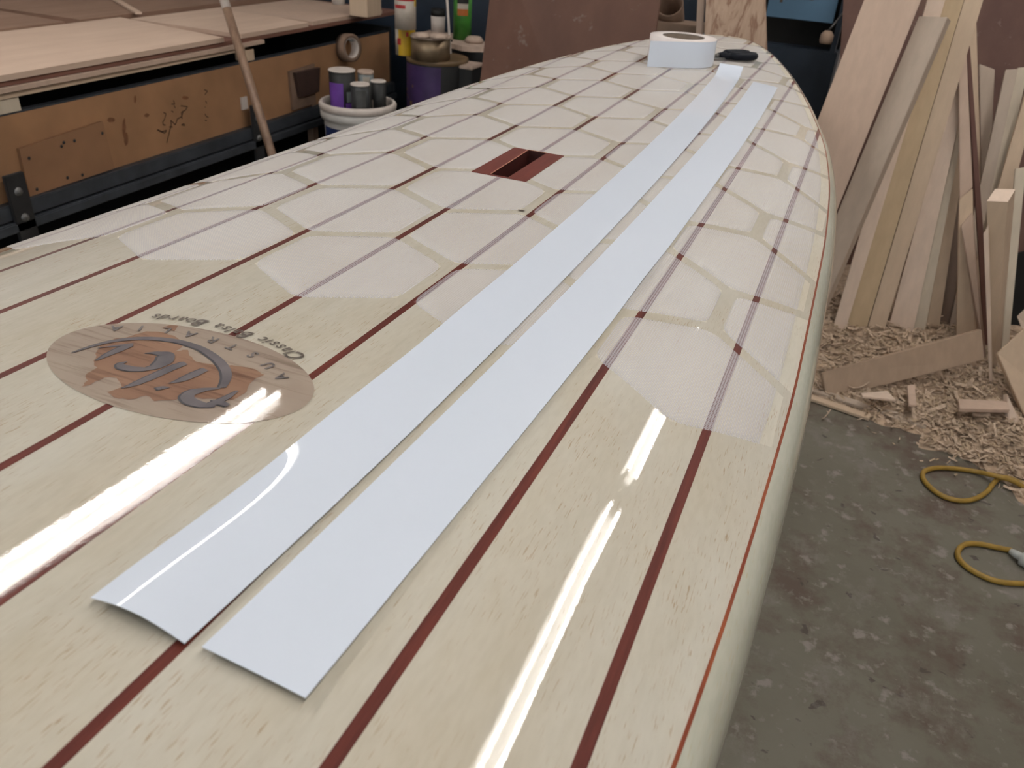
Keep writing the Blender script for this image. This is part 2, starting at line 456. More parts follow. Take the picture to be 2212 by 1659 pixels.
def slab(xl, xr, name, m, hole=False, thick=.004, nx=8, lift=0.0):
    ys = [y for y in np.arange(Y0 + .002, Y1 - .002, .012)]
    if hole: ys = sorted([y for y in ys if min(abs(y - HY0), abs(y - HY1)) > .004] + [HY0, HY1])
    rows = []
    for y in ys:
        w = wp(y); a = max(xl, -w); c = min(xr, w)
        if c - a > .0004: rows.append((y, a, c))
    # add the exact ends where the outline cuts the strip
    g = []
    for y, a, c in rows:
        if hole:
            cuts = sorted([q for q in ([a + (c-a)*i/nx for i in range(nx+1)])])
            edge = HX0 if xl < 0 and xr <= 0.001 else (HX1 if xl >= -.001 else None)
            if edge is not None and a < edge < c:
                k = min(range(1, nx), key=lambda i: abs(cuts[i] - edge)); cuts[k] = edge
            g.append([(x, y) for x in cuts])
        else: g.append([(a + (c-a)*i/nx, y) for i in range(nx+1)])
    b = MB(); top = [(x, y, deck(x, y) + lift) for r in g for (x, y) in r]
    N = nx + 1; n = len(top); R = len(g)
    bot = [(x, y, z - thick) for (x, y, z) in top]
    fs = []; side = {}
    for i in range(R - 1):
        for j in range(nx):
            q = [i*N+j, i*N+j+1, (i+1)*N+j+1, (i+1)*N+j]
            if hole:
                cx = sum(top[k][0] for k in q)/4; cy = sum(top[k][1] for k in q)/4
                if HX0 < cx < HX1 and HY0 < cy < HY1: continue
            fs.append(q)
            for e in range(4):
                k = (q[e], q[(e+1) % 4])
                if (k[1], k[0]) in side: del side[(k[1], k[0])]
                else: side[k] = 1
    fs2 = list(fs) + [[k + n for k in q[::-1]] for q in fs]
    b.add(top + bot, fs2, 0, True)
    b.add(top + bot, [[e[1], e[0], e[0] + n, e[1] + n] for e in side], 0, False)
    return b.build(name, m, SURF)
for k in range(-5, 5):                      # ten balsa planks between nine stringers
    xl = -.6 if k == -5 else k*PITCHX + SW/2
    xr = .6 if k == 4 else (k + 1)*PITCHX - SW/2
    slab(xl, xr, 'plank', M_BALSA, hole=k in (-1, 0))
for k in range(-4, 5):
    slab(k*PITCHX - SW/2, k*PITCHX + SW/2, 'stringer', M_CEDAR, hole=k == 0, nx=2)
# pinline, rails and bottom
def rail_prof(y, s, ts):
    w = wp(y); f = min(1, (w + .004)/.10) ; out = .0180*f**.6; dn = .040*f**.5
    e = 1e-4; sl = (deck(w, y) - deck(w - e, y))/e
    z0 = deck(w, y); P = []
    for t in ts:                            # bezier from deck slope down to vertical and under
        p0 = (0, 0); p1 = (out*.55, sl*out*.55); p2 = (out, -dn*.35); p3 = (out, -dn)
        a = ((1-t)**3, 3*t*(1-t)**2, 3*t*t*(1-t), t**3)
        P.append((s*(w + sum(q*c[0] for q, c in zip(a, (p0, p1, p2, p3)))), y, z0 + sum(q*c[1] for q, c in zip(a, (p0, p1, p2, p3)))))
    return P, (w + out, z0 - dn)
ysr = [Y0] + [y for y in np.arange(Y0 + .01, Y1 - .005, .012)] + [Y1 - .006, Y1 - .003, Y1 - .001, Y1]
def loft(name, m, fun, smooth=True):
    rows = [fun(y) for y in ysr]; L = len(rows[0]); b = MB()
    b.add([p for r in rows for p in r], [[i*L+j, i*L+j+1, (i+1)*L+j+1, (i+1)*L+j] for i in range(len(rows)-1) for j in range(L-1)], 0, smooth)
    return b.build(name, m, SURF)
for s in (-1, 1):
    tw = [0, .05, .1, .2, .3, .4, .5, .6, .7, .8, .9, 1]
    def rf(y):
        P, (xo, zo) = rail_prof(y, s, tw)
        for a in (.25, .5, .75, 1.0): P.append((s*(xo - .05*(1 - math.cos(a*PI/2))*min(1, xo/.06)), y, zo - .04*math.sin(a*PI/2)*min(1, xo/.06)))
        return P
    o = loft('rail', M_RAILW, rf)
    o['label'] = 'pale greenish rail rounding down from the pinline'
    def pf(y):
        w = wp(y); q = []
        P, _ = rail_prof(y, s, [0, .02, .045])
        q = [(s*(w - .0008), y, deck(w - .0008, y) + .0002)] + [(p[0], y, p[2] + .0003) for p in P]
        return q
    loft('pinline', M_PIN, pf)
def bottom(y):
    P, (xo, zo) = rail_prof(y, 1, [0]); k = min(1, xo/.06); xe = xo - .05*k; ze = zo - .04*k
    return [(xe*t, y, ze - .012*(1 - t*t)) for t in np.linspace(-1, 1, 9)]
loft('bottom', M_RAILW, bottom)

# hexagonal mesh-cloth patches
LX, LY, LA, LR, RR = -0.00233, -0.40127, 0.15864, 0.07244, 0.0215
def clip_poly(P, nx, ny, d):               # keep nx*x+ny*y<=d
    out = []
    for i in range(len(P)):
        a, c = P[i], P[(i+1) % len(P)]
        fa = nx*a[0]+ny*a[1]-d; fc = nx*c[0]+ny*c[1]-d
        if fa <= 0: out.append(a)
        if fa*fc < 0:
            t = fa/(fa-fc); out.append((a[0]+(c[0]-a[0])*t, a[1]+(c[1]-a[1])*t))
    return out
def hexa(cx, cy):
    h = (LR - RR)/math.cos(PI/6); P = []
    for i in range(6):
        a = PI/2 + i*PI/3; vx, vy = cx + h*math.cos(a), cy + h*math.sin(a)
        for q in range(7):
            w = a - PI/6 + q*PI/18; P.append((vx + RR*math.cos(w), vy + RR*math.sin(w)))
    # bow the cut a touch, as by hand
    return P
n_patch = 0
for j in range(0, 16):
    for i in range(-6, 7):
        if (i + j) % 2: continue
        cx, cy = LX + LA/2*i, LY + LA*.8660254*j
        P = hexa(cx, cy)
        if (i, j) == (0, 2): P = clip_poly(P, 0, 1, HY0 - .002)
        if (i, j) == (0, 4): P = clip_poly(P, 0, -1, -(HY1 + .002))
        if (i, j) == (-1, 3): P = clip_poly(P, 1, 0, HX0 - .001)
        if (i, j) == (1, 3): P = clip_poly(P, -1, 0, -(HX1 + .001))
        for s in (-1, 1):                   # trim along the outline, a little inside the pinline
            for yy in np.linspace(cy - .1, cy + .1, 9):
                if yy > Y1 - .02: continue
                w = wp(yy) - .0135; sl = (wp(yy + .01) - wp(yy - .01))/.02
                P = clip_poly(P, s, -sl, w - sl*yy) if P else P
        P = clip_poly(P, 0, 1, Y1 - .03) if P else P
        if len(P) < 5: continue
        ar = .5*abs(sum(P[k][0]*P[(k+1) % len(P)][1]-P[(k+1) % len(P)][0]*P[k][1] for k in range(len(P))))
        if ar < .0007: continue
        mx = sum(p[0] for p in P)/len(P); my = sum(p[1] for p in P)/len(P)
        b = MB(); V = []; L = len(P)
        for q, f in enumerate((1.0, .99, .87, .75, .62, .5, .37, .25)):
            for p in P:
                x, y = mx + (p[0]-mx)*f, my + (p[1]-my)*f
                V.append((x, y, deck(x, y) + (.0001 if q == 0 else .0010)))
        V.append((mx, my, deck(mx, my) + .0010))
        F = [[q*L+k, q*L+(k+1) % L, (q+1)*L+(k+1) % L, (q+1)*L+k] for q in range(7) for k in range(L)]
        F += [[7*L+k, 7*L+(k+1) % L, 8*L] for k in range(L)]
        b.add(V, F, 0, True); b.build('grip_patch', M_PATCH, SURF); n_patch += 1

# carry handle: a cedar block with a deep slot
SX0, SX1, SY0, SY1 = -.0150, .0105, -.0600, .0750
def dz(x, y, up=.0009): return (x, y, deck(x, y) + up)
hb = MB()
for (x0, x1, y0, y1) in ((HX0, SX0, HY0, HY1), (SX1, HX1, HY0, HY1), (SX0, SX1, HY0, SY0), (SX0, SX1, SY1, HY1)):
    t = [dz(x0, y0), dz(x1, y0), dz(x1, y1), dz(x0, y1)]
    hb.prism([(p[0], p[1], p[2] - .042) for p in t], t)
handle = hb.build('handle_block', M_HANDLE, SURF); handle['label'] = 'red cedar carry handle block set into the deck'
b = MB(); zt = H + .0006; zb = H - .041
for (xa, ya, xb, yb) in ((SX0, SY0, SX1, SY0), (SX1, SY0, SX1, SY1), (SX1, SY1, SX0, SY1), (SX0, SY1, SX0, SY0)):
    b.add([(xa, ya, zb), (xb, yb, zb), (xb, yb, zt), (xa, ya, zt)], [[0, 1, 2, 3]])
b.add([(SX0, SY0, zb), (SX1, SY0, zb), (SX1, SY1, zb), (SX0, SY1, zb)], [[0, 1, 2, 3]])
for k, v in enumerate(b.v): b.v[k] = (v[0] + (.0003 if v[0] < 0 else -.0003), v[1] + (.0003 if v[1] < 0 else -.0003), v[2])
b.build('slot', M_SLOT, handle)
b = MB(); b.tube([(SX0 + .001, SY0, H + .0012), (SX0 + .0006, .02, H + .0012), (SX0 - .001, SY1, H + .0006), (SX1, SY1 + .0004, H + .0006)], .0007, 6)
b.build('slot_lip', plain('pale_cedar', (.42, .17, .10), .5, .2, 60), handle)

# the oval logo
LCX, LCY, EA, EB = .003, -.6215, .1005, .0565
def disc(P, up, name, m, parent, rings=(1, .8, .6, .4, .2)):
    mx = sum(p[0] for p in P)/len(P); my = sum(p[1] for p in P)/len(P); L = len(P); V = []
    for f in rings:
        for p in P:
            x, y = mx + (p[0]-mx)*f, my + (p[1]-my)*f; V.append((x, y, deck(x, y) + up))
    V.append((mx, my, deck(mx, my) + up)); n = len(rings)
    F = [[q*L+k, q*L+(k+1) % L, (q+1)*L+(k+1) % L, (q+1)*L+k] for q in range(n-1) for k in range(L)]
    F += [[(n-1)*L+k, (n-1)*L+(k+1) % L, n*L] for k in range(L)]
    b = MB(); b.add(V, F, 0, True); return b.build(name, m, parent)
OVAL = [(LCX + EA*math.cos(a), LCY + EB*math.sin(a)) for a in np.linspace(0, 2*PI, 96, endpoint=False)]
logo = disc(OVAL, .0004, 'logo_oval', M_LOGO, SURF)
logo['label'] = 'oval wood grain logo with lettering shaded to look engraved over a map'
AUS = [(114, -22), (113.6, -26), (115.5, -31), (115, -34), (118, -35), (123.5, -34), (126, -32.3), (131, -31.5), (134, -33), (136, -35), (137.8, -33), (138, -35.5), (140, -37.8), (143.5, -39), (146.5, -39), (150, -37.5), (151, -34), (153, -31), (153.3, -27), (151, -23.5), (149, -21), (146, -19), (145.3, -15), (143.5, -14), (142.5, -10.8), (141.7, -13), (141.6, -16.5), (139.5, -17.6), (136, -15.3), (136.8, -12.2), (133, -11.4), (130.8, -12.4), (129.5, -15), (126.5, -14), (123.5, -16.5), (122, -18.5), (118, -20.3)]
def aus(p): return (LCX - (p[0] - 133.5)*.0032 - .005, LCY + .0355 - (p[1] + 39)*.00305)
from mathutils.geometry import delaunay_2d_cdt
def tri_flat(P, up, name, m, parent, sub=.008):
    def inp(x, y):
        c = False
        for i in range(len(P)):
            (xa, ya), (xb, yb) = P[i], P[(i+1) % len(P)]
            if (ya > y) != (yb > y) and x < (xb-xa)*(y-ya)/(yb-ya) + xa: c = not c
        return c
    xs = [p[0] for p in P]; ys = [p[1] for p in P]; L = len(P)
    pts = [Vector(p) for p in P] + [Vector((x, y)) for x in np.arange(min(xs), max(xs), sub) for y in np.arange(min(ys), max(ys), sub) if inp(x, y)]
    vs, es, fs, _, _, _ = delaunay_2d_cdt(pts, [(k, (k+1) % L) for k in range(L)], [], 0, 1e-6)
    fs = [f for f in fs if inp(sum(vs[k].x for k in f)/3, sum(vs[k].y for k in f)/3)]
    b = MB(); b.add([(v.x, v.y, deck(v.x, v.y) + up) for v in vs], [list(f) for f in fs], 0, True); return b.build(name, m, parent)
def rough(P, amp=.0010, n=3):
    out = []
    for i in range(len(P)):
        a, c = P[i], P[(i+1) % len(P)]
        for k in range(n):
            t = k/n; out.append((a[0]+(c[0]-a[0])*t + random.uniform(-amp, amp)*(k > 0), a[1]+(c[1]-a[1])*t + random.uniform(-amp, amp)*(k > 0)))
    return out
tri_flat(rough([aus(p) for p in AUS]), .0006, 'map_inlay', M_MAP, logo)
tri_flat(rough([aus(p) for p in ((144.7, -40.8), (148.3, -40.9), (147.8, -43), (146, -43.6))], .0005), .0006, 'island_inlay', M_MAP, logo)
CL = .2893
def lp(a, c): P = hit(60 + a*CL, 650 + c*CL); return (P[0], P[1])
def stroke(pts, wid, name, n=40, up=.0009):
    Q = np.array([lp(*p) for p in pts]); t = np.linspace(0, 1, len(Q)); d = np.concatenate([[0], np.cumsum(np.linalg.norm(np.diff(Q, axis=0), axis=1))]); d /= d[-1]
    s = np.linspace(0, 1, n); X = np.interp(s, d, Q[:, 0]); Y = np.interp(s, d, Q[:, 1])
    for _ in range(3):
        X[1:-1] = (X[:-2] + 2*X[1:-1] + X[2:])/4; Y[1:-1] = (Y[:-2] + 2*Y[1:-1] + Y[2:])/4
    wv = np.interp(s, np.linspace(0, 1, len(wid)), wid)*.00135
    tx = np.gradient(X); ty = np.gradient(Y); l = np.hypot(tx, ty) + 1e-9
    V = []
    for k in range(n):
        for sgn in (-1, 1):
            x = X[k] - ty[k]/l[k]*wv[k]/2*sgn; y = Y[k] + tx[k]/l[k]*wv[k]/2*sgn; V.append((x, y, deck(x, y) + up))
    return V, [[2*k, 2*k+1, 2*k+3, 2*k+2] for k in range(n-1)]
def letter(name, strokes):
    b = MB()
    for i, (pts, wid) in enumerate(strokes):
        V, F = stroke([(a - 16, c + 1) for a, c in pts], wid, name, up=.0008 + i*.00003); b.add(V, F, 1, True)  # dark offset stroke, a drawn shadow for an engraved look
        V, F = stroke(pts, [w*.93 for w in wid], name, up=.00095 + i*.00008); b.add(V, F, 0, True)
    b.build(name, [M_LETTER, M_LETTERSHADE], logo)
letter('flourish', [([(345, 392), (480, 345), (640, 305), (820, 285), (1000, 290), (1150, 312), (1300, 360), (1420, 440), (1485, 520), (1495, 590), (1455, 655)], [.6, 2.2, 3.4, 3.8, 4, 4, 4.2, 4.8, 5.2, 5, 3.6])])
letter('letter', [([(520, 452), (600, 410), (680, 375), (770, 335)], [.8, 3.6, 5.0, 5.0]), ([(600, 350), (690, 342), (790, 335)], [.8, 2.4, 4]), ([(540, 358), (600, 352)], [.8, .8])])
letter('letter', [([(890, 398), (960, 394), (1040, 408), (1030, 455), (960, 500), (880, 518)], [1, 3.5, 8.5, 9, 6.5, 3]), ([(960, 505), (880, 520), (780, 517), (700, 500), (690, 478), (745, 462)], [3, 4, 5, 5.5, 4, 1])])
letter('letter', [([(715, 658), (800, 632), (900, 590), (1010, 540), (1100, 500), (1180, 472)], [.8, 4.2, 5.2, 5.2, 5.2, 4.4])])
letter('letter', [([(1070, 622), (1150, 600), (1240, 560), (1330, 518)], [.8, 4.6, 5.4, 4.2]), ([(968, 668), (1000, 658), (1060, 656)], [3.4, 3.2, .8])])
letter('letter', [([(1440, 660), (1330, 668), (1230, 690), (1185, 720), (1210, 755), (1300, 785), (1400, 796)], [1.2, 3.2, 6.0, 6.6, 6.2, 5.0, 2.0]), ([(1340, 790), (1420, 765), (1500, 725), (1570, 680)], [4, 4.4, 3.2, 1]), ([(1380, 750), (1440, 770), (1500, 790)], [1, 4, 3])])
DG = bpy.context.evaluated_depsgraph_get()
def glyph(ch, size, shear=0.0):
    cu = bpy.data.curves.new('t', 'FONT'); cu.body = ch; cu.size = size; cu.shear = shear; cu.align_x = 'CENTER'; cu.resolution_u = 3; cu.offset = size*(.006 if shear else .022)
    o = bpy.data.objects.new('t', cu); COL.objects.link(o); bpy.context.view_layer.update()
    me = bpy.data.meshes.new_from_object(o.evaluated_get(bpy.context.evaluated_depsgraph_get()))
    V = [tuple(v.co) for v in me.vertices]; F = [list(p.vertices) for p in me.polygons]
    bpy.data.objects.remove(o); bpy.data.meshes.remove(me); return V, F
def put_text(b, ch, size, ctr, ang, up, shear=0.0):
    V, F = glyph(ch, size, shear); c, s = math.cos(ang), math.sin(ang); out = []
    for v in V:
        x, y = v[0], v[1] - size*.35
        X, Y = ctr[0] + c*x - s*y, ctr[1] + s*x + c*y; out.append((X, Y, deck(X, Y) + up))
    b.add(out, F)
pos = [lp(*p) for p in ((1890, 575), (1795, 490), (1680, 410), (1525, 350), (1380, 300), (1210, 258), (1035, 228), (845, 212), (660, 212))]
for k, ch in enumerate('AUSTRALIA'):
    a, c = pos[max(k-1, 0)], pos[min(k+1, 8)]
    b = MB(); put_text(b, ch, .0118, pos[k], math.atan2(c[1]-a[1], c[0]-a[0]), .0009); b.build('letter', M_LETTER2, logo)
path = np.array([lp(*p) for p in ((2045, 440), (1960, 395), (1870, 345), (1780, 305), (1690, 280), (1600, 255), (1520, 228), (1440, 200), (1300, 172), (1150, 145), (1050, 132), (930, 122))])
dd = np.concatenate([[0], np.cumsum(np.linalg.norm(np.diff(path, axis=0), axis=1))])
txt = 'Classic Balsa Boards'; wd_ = [{' ': .8, 'l': .5, 'i': .5, 'C': 1.25, 'B': 1.25}.get(c, .85) for c in txt]
cum = np.cumsum([0] + wd_); b = MB()
for k, ch in enumerate(txt):
    if ch == ' ': continue
    s0 = (cum[k] + wd_[k]/2)/cum[-1]*dd[-1]
    P = [np.interp(s0 + e, dd, path[:, 0]) for e in (-.004, 0, .004)], [np.interp(s0 + e, dd, path[:, 1]) for e in (-.004, 0, .004)]
    put_text(b, ch,   .0160 if ch.isupper() else .0132, (P[0][1], P[1][1]), math.atan2(P[1][2]-P[1][0], P[0][2]-P[0][0]), .0009, .35)
o = b.build('motto_lettering', M_INK, SURF); o['label'] = 'slanted dark motto curving along the edge of the oval logo'
b = MB(); kx, ky, _ = hit(1126, 456)
b.add([(kx + .004*math.cos(a)*(1 + .3*math.sin(3*a)), ky + .002*math.sin(a), deck(kx, ky) + .0009) for a in np.linspace(0, 2*PI, 12, endpoint=False)], [list(range(12))])
b.build('knot_mark', M_INK, SURF)

# stands under the board
for yy, lab in ((-.85, 'padded wooden stand under the near half of the surfboard'), (.72, 'padded wooden stand under the far half of the surfboard')):
    t = thing('board_stand', (0, yy, 0), lab, 'stand', 'stands under the surfboard')
    zt = min(bottom(yy)[4][2], bottom(yy+.04)[4][2], bottom(yy-.04)[4][2]) - .001
    b = MB(); b.box((0, yy, zt - .012), (.30, .08, .024)); b.build('pad', M_DARK, t)
    b = MB(); b.box((0, yy, zt - .054), (.32, .07, .06)); b.build('crossbar', M_W['brown'], t)
    b = MB(); b.box((0, yy, (zt - .084 + .04)/2), (.09, .07, zt - .084 - .04)); b.build('post', M_W['brown'], t)
    b = MB(); b.box((0, yy, .02), (.34, .30, .04)); b.build('foot', M_W['brown'], t)

# ------------------------------------------------------------------ things on the deck
def strip(name, ty, tx, wid, y0, y1, zf, label, group='white film strips'):
    dense = np.linspace(y0, y1, 60); tab = pchip(ty, tx, dense); cf = np.polyfit(dense, tab, 6)
    b = MB(); ys = np.concatenate([np.linspace(y0, y0 + .25, 30), np.linspace(y0 + .25, y1 - .1, 90)[1:], np.linspace(y1 - .1, y1, 16)[1:]]); n = 15; V = []
    for y in ys:
        xr = float(np.polyval(cf, y)); xl = xr - wid
        for k in range(n):
            s = k/(n-1); x = xl + wid*s
            V.append((x, y, deck(x, y) + .0015 + zf(s, y - y0, y1 - y)))
    F = [[i*n+j, i*n+j+1, (i+1)*n+j+1, (i+1)*n+j] for i in range(len(ys)-1) for j in range(n-1)]
    N = len(V); V2 = V + [(x, y, z - .0004) for x, y, z in V]
    rim = [(j, j+1) for j in range(n-1)] + [(i*n+n-1, (i+1)*n+n-1) for i in range(len(ys)-1)] + [(N-1-j, N-2-j) for j in range(n-1)] + [((i+1)*n, i*n) for i in range(len(ys)-1)]
    b.add(V2, F + [[k+N for k in f[::-1]] for f in F], 0, True); b.add(V2, [[a, c, c+N, a+N] for a, c in rim])
    o = b.build(name, M_FILM, loc=(tx[0] - wid/2, y0, deck(tx[0] - wid/2, y0))); return tag(o, label, 'strip', group)
def zf1(s, d0, d1):
    z = .0048*math.exp(-(d0/.13)**2)*math.sin(PI*min(1, s*.94 + .03)) + .006*math.exp(-d0/.20)*(1 - s)**2*0 + .0016*math.exp(-d0/.6)*(1-s)
    z += .0010*math.sin(d0*34 + 1.0)*math.exp(-d0/.35)*(1-s)**2
    z += .016*max(0, 1 - d1/.075)**1.8
    return z + .0004
strip('film_strip', [-.807, -.7, -.59, -.43, -.27, -.17, .07, .34, .6, .932], [.173, .1748, .177, .1772, .177, .1762, .175, .170, .1635, .1485], .0508, -.807, .932, zf1, 'curling white film strip, the left one of two, both ends lifted')
strip('film_strip', [-.806, -.55, -.46, -.34, -.11, .16, .47, .868], [.232, .2358, .2372, .2390, .2405, .2415, .2410, .2335], .0512, -.806, .868,
      lambda s, a, c: .0005 + .002*math.exp(-a/.05) + .0025*max(0, 1 - abs(a - .53)/.10)*s**3, 'flat white film strip, the right one of two, between dark stringers')

# roll of white film
fp = hit(1466, 147); dirv = np.array([fp[0]-CAM[0], fp[1]-CAM[1]]); dirv /= np.linalg.norm(dirv)
RR_, RH, RI = .0745, .0545, .043
rc = (fp[0] + dirv[0]*RR_, fp[1] + dirv[1]*RR_); rz = max(deck(rc[0] + RR_*math.cos(a), rc[1] + RR_*math.sin(a)) for a in np.linspace(0, 6.28, 16)) + .0012
ROLLT = thing('film_roll', (rc[0], rc[1], rz), 'roll of white film standing on the deck, its loose end hanging', 'roll')
b = MB(); b.lathe((rc[0], rc[1], rz), [(RI + .004, 0), (RR_, 0), (RR_, RH), (RI + .004, RH)], 64); b.build('film_winding', M_ROLLSIDE, ROLLT)
b = MB(); b.lathe((rc[0], rc[1], rz), [(RI, .0005), (RI + .004, .0005), (RI + .004, RH - .001), (RI, RH - .001), (RI, .0005)], 48); b.build('card_core', M_CORE, ROLLT)
b = MB(); V = []; n = 40     # the outer wrap, leaving the roll as a straight flap
e1 = np.array([-dirv[1], dirv[0]]); e1 = e1 if e1 @ CR[:2] > 0 else -e1; e2 = -dirv
for k in range(n + 1):
    a = 1.9 - 1.55*k/n                       # from the right side round to the front
    q = (RR_ + .0006)*(math.sin(a)*e1 + math.cos(a)*e2); V += [(rc[0]+q[0], rc[1]+q[1], rz + .0005), (rc[0]+q[0], rc[1]+q[1], rz + RH*.985)]
tg = -math.cos(a)*e1 + math.sin(a)*e2
for k in range(1, 9):
    w = q + tg*.100*k/8; x2, y2 = rc[0] + w[0], rc[1] + w[1]
    V += [(x2, y2, deck(x2, y2) + .0012), (x2, y2, rz + RH*.985 - .001*k/8)]
b.add(V, [[2*k, 2*k+2, 2*k+3, 2*k+1] for k in range(n + 8)], 0, True); b.build('loose_end', M_FILM, ROLLT)

# scissors
s0, s1 = hit(1535, 130), hit(1619, 131); ax = (s1 - s0)[:2]; ax /= np.linalg.norm(ax); nx_ = np.array([-ax[1], ax[0]])
sz = deck(s0[0], s0[1]) + .001
SCI = thing('scissors', (s0[0], s0[1], sz), 'black handled scissors lying half hidden behind the film roll', 'scissors')
LS = float(np.linalg.norm((s1 - s0)[:2]))
def sp(a, c, z): return (s0[0] + ax[0]*a + nx_[0]*c, s0[1] + ax[1]*a + nx_[1]*c, sz + z)
for sg in (-1, 1):
    b = MB(); pr = [(-.09, .001*sg), (.03, .004*sg + .002), (.045, .012*sg), (.03, .014*sg), (-.05, .008*sg)]
    b.prism([sp(a, c, .006 + .0016*sg) for a, c in pr], [sp(a, c, .008 + .0016*sg) for a, c in pr]); b.build('blade', M_BLADE, SCI)
    b = MB(); loop = []
    for k in range(25):
        w = 2*PI*k/24; loop.append(sp(LS - .030 + .030*math.cos(w), sg*.015 + .0125*math.sin(w), .0105))
    b.tube(loop, .0085, 10, caps=False)
    b.tube([sp(.022, .008*sg, .0085), sp(.04, .010*sg, .009), sp(LS - .056, .011*sg, .0095)], [.005, .0075, .007], 10); b.build('handle', M_SCISS, SCI)
b = MB(); b.lathe(sp(.018, .003, .004), [(0, 0), (.005, 0), (.005, .008), (0, .009)], 14); b.build('pivot_screw', M_BOLT, SCI)

# ------------------------------------------------------------------ workbench on the left
BX = -1.75                                  # front plane of the bench
def on(u, v, x=BX): return at(u, v, 'x', x)
yl, yr = -.9, 2.70
zf_top = float(on(280, 191)[2]); zr_top = float(on(392, 318)[2]); zr_bot = zr_top - .075
BENCH = thing('workbench', (BX - .5, .7, 0), 'low workbench with chipboard front and dark steel frame along the left', 'workbench')
b = MB(); b.box((BX - .011, (yl+yr)/2, (zf_top+zr_top)/2), (.022, yr-yl, zf_top - zr_top)); b.build('front_panel', M_CHIP, BENCH)
b = MB(); b.box((BX + .010, (yl+yr)/2, zr_top - .022), (.04, yr-yl, .044)); b.build('front_rail', M_STEEL, BENCH, bevel=.003)
b = MB(); b.box((BX + .016, (yl+yr)/2, zr_top - .063), (.052, yr-yl, .028)); b.build('lower_rail', M_STEEL, BENCH, bevel=.003)
b = MB(); b.box((BX - .012, (yl+yr)/2, zf_top + .0025), (.026, yr-yl, .005)); b.build('top_rail', M_STEEL, BENCH)
for (u, v, wdt) in ((38, 430, .062), (552, 270, .052)):
    P = on(u, v, BX + .03); b = MB(); b.box((BX + .036, P[1], (zr_top + .085)/2), (.012, wdt, zr_top + .085));
    lg = b.build('leg', M_BLKSTEEL, BENCH, bevel=.002)
    for dzv in (.035, -.040):
        b = MB(); b.lathe((BX + .042, P[1], zr_top + dzv), [(0, .007), (.009, .006), (.011, .003), (.013, 0)], 14, axis=(1, 0, 0)); b.build('bolt', M_BOLT, lg)
for yy in (yl + .05, yr - .04):
    b = MB(); b.box((BX - 1.05, yy, (zf_top - .04)/2), (.05, .05, zf_top - .042)); b.build('rear_leg', M_BLKSTEEL, BENCH)
b = MB(); b.box((BX - 1.05, (yl+yr)/2, zf_top - .02), (.05, yr-yl, .04)); b.build('rear_rail', M_BLKSTEEL, BENCH)
b = MB(); b.box((BX - .62, (yl+yr)/2, .29), (.02, yr-yl, .56)); b.build('shade_panel', M_DARK, BENCH)  # added near-black panel that keeps the space under the bench dark
b = MB(); b.box((BX - .32, (yl+yr)/2, .10), (.58, yr-yl, .02)); b.build('low_shelf', M_DARK, BENCH)  # shelf coloured near-black as the shade under the bench
# the extra chipboard panel screwed on
c4 = [on(42, 322, BX + .012), on(222, 262, BX + .012), on(248, 364, BX + .012), on(65, 425, BX + .012)]
b = MB(); b.prism(c4, [(p[0] - .014, p[1], p[2]) for p in c4]); pp = b.build('patch_panel', M_CHIP2, BENCH)
for (u, v) in ((63, 342), (138, 308), (133, 316), (161, 304), (221, 288), (146, 384), (178, 378), (80, 409)):
    P = on(u, v, BX + .0125); b = MB(); b.lathe(P, [(0, .0012), (.004, .001), (.005, 0)], 10, axis=(1, 0, 0)); b.build('screw', M_BLKSTEEL, pp)
# brown board on a tan backing at the right end, and rough end board
c4 = [on(626, 155, BX + .012), on(680, 138, BX + .012), on(677, 225, BX + .012), on(634, 238, BX + .012)]
b = MB(); b.prism(c4, [(p[0] - .013, p[1], p[2]) for p in c4]); b.build('backing_board', M_TUBE, BENCH)
c4 = [on(640, 158, BX + .03), on(692, 146, BX + .03), on(690, 198, BX + .03), on(650, 210, BX + .03)]
b = MB(); b.prism(c4, [(p[0] - .017, p[1], p[2]) for p in c4]); b.build('dark_block', plain('dark_brown_block', (.05, .026, .02), .6, .2, 12), BENCH)
P = on(674, 255, BX - .01); b = MB(); b.box((BX - .01, P[1], .19), (.03, .035, .38)); b.build('wooden_leg', M_TUBE, BENCH)
b = MB(); b.box((BX - .55, yr + .012, .27), (1.1, .02, .54)); b.build('end_panel', M_BLACK, BENCH)
P = on(528, 223, BX + .004); b = MB(); b.box((BX + .003, P[1], P[2]), (.006, .034, .045)); b.build('paper_tag', M_DUSTWHITE, BENCH)
# faded handwriting on the chipboard
b = MB()
def scrib(pts, w=.0035):
    Q = [on(240 + a*.1447, 170 + c*.1447, BX + .0012) for a, c in pts]
    for i in range(len(Q)-1):
        d = Q[i+1]-Q[i]; l = np.linalg.norm(d) + 1e-9; nn = np.array([0, -d[2], d[1]])/l*w/2
        b.add([Q[i]-nn, Q[i]+nn, Q[i+1]+nn, Q[i+1]-nn], [[0, 1, 2, 3]])
for L in ([(780, 505), (820, 520), (800, 600), (770, 650), (780, 690), (815, 692)], [(690, 760), (760, 790), (830, 770), (800, 815), (690, 765)], [(830, 960), (850, 880), (880, 760), (900, 680), (890, 620), (960, 690), (990, 600), (1050, 570), (1080, 480)],
          [(1040, 405), (1140, 420), (1110, 470), (1050, 500), (1060, 600)], [(1050, 690), (1100, 700), (1085, 670), (1050, 690)], [(930, 320), (950, 380), (900, 380)], [(940, 400), (960, 440)], [(900, 480), (930, 500)], [(870, 720), (920, 720)],
          [(1390, 165), (1440, 185), (1400, 240)], [(1410, 330), (1430, 370)], [(1400, 420), (1410, 430)], [(1400, 525), (1420, 560), (1455, 580)], [(1400, 620), (1430, 625)]): scrib(L)
b.build('handwriting', plain('faded_ink', (.07, .035, .02), .8, .3, 60), BENCH)
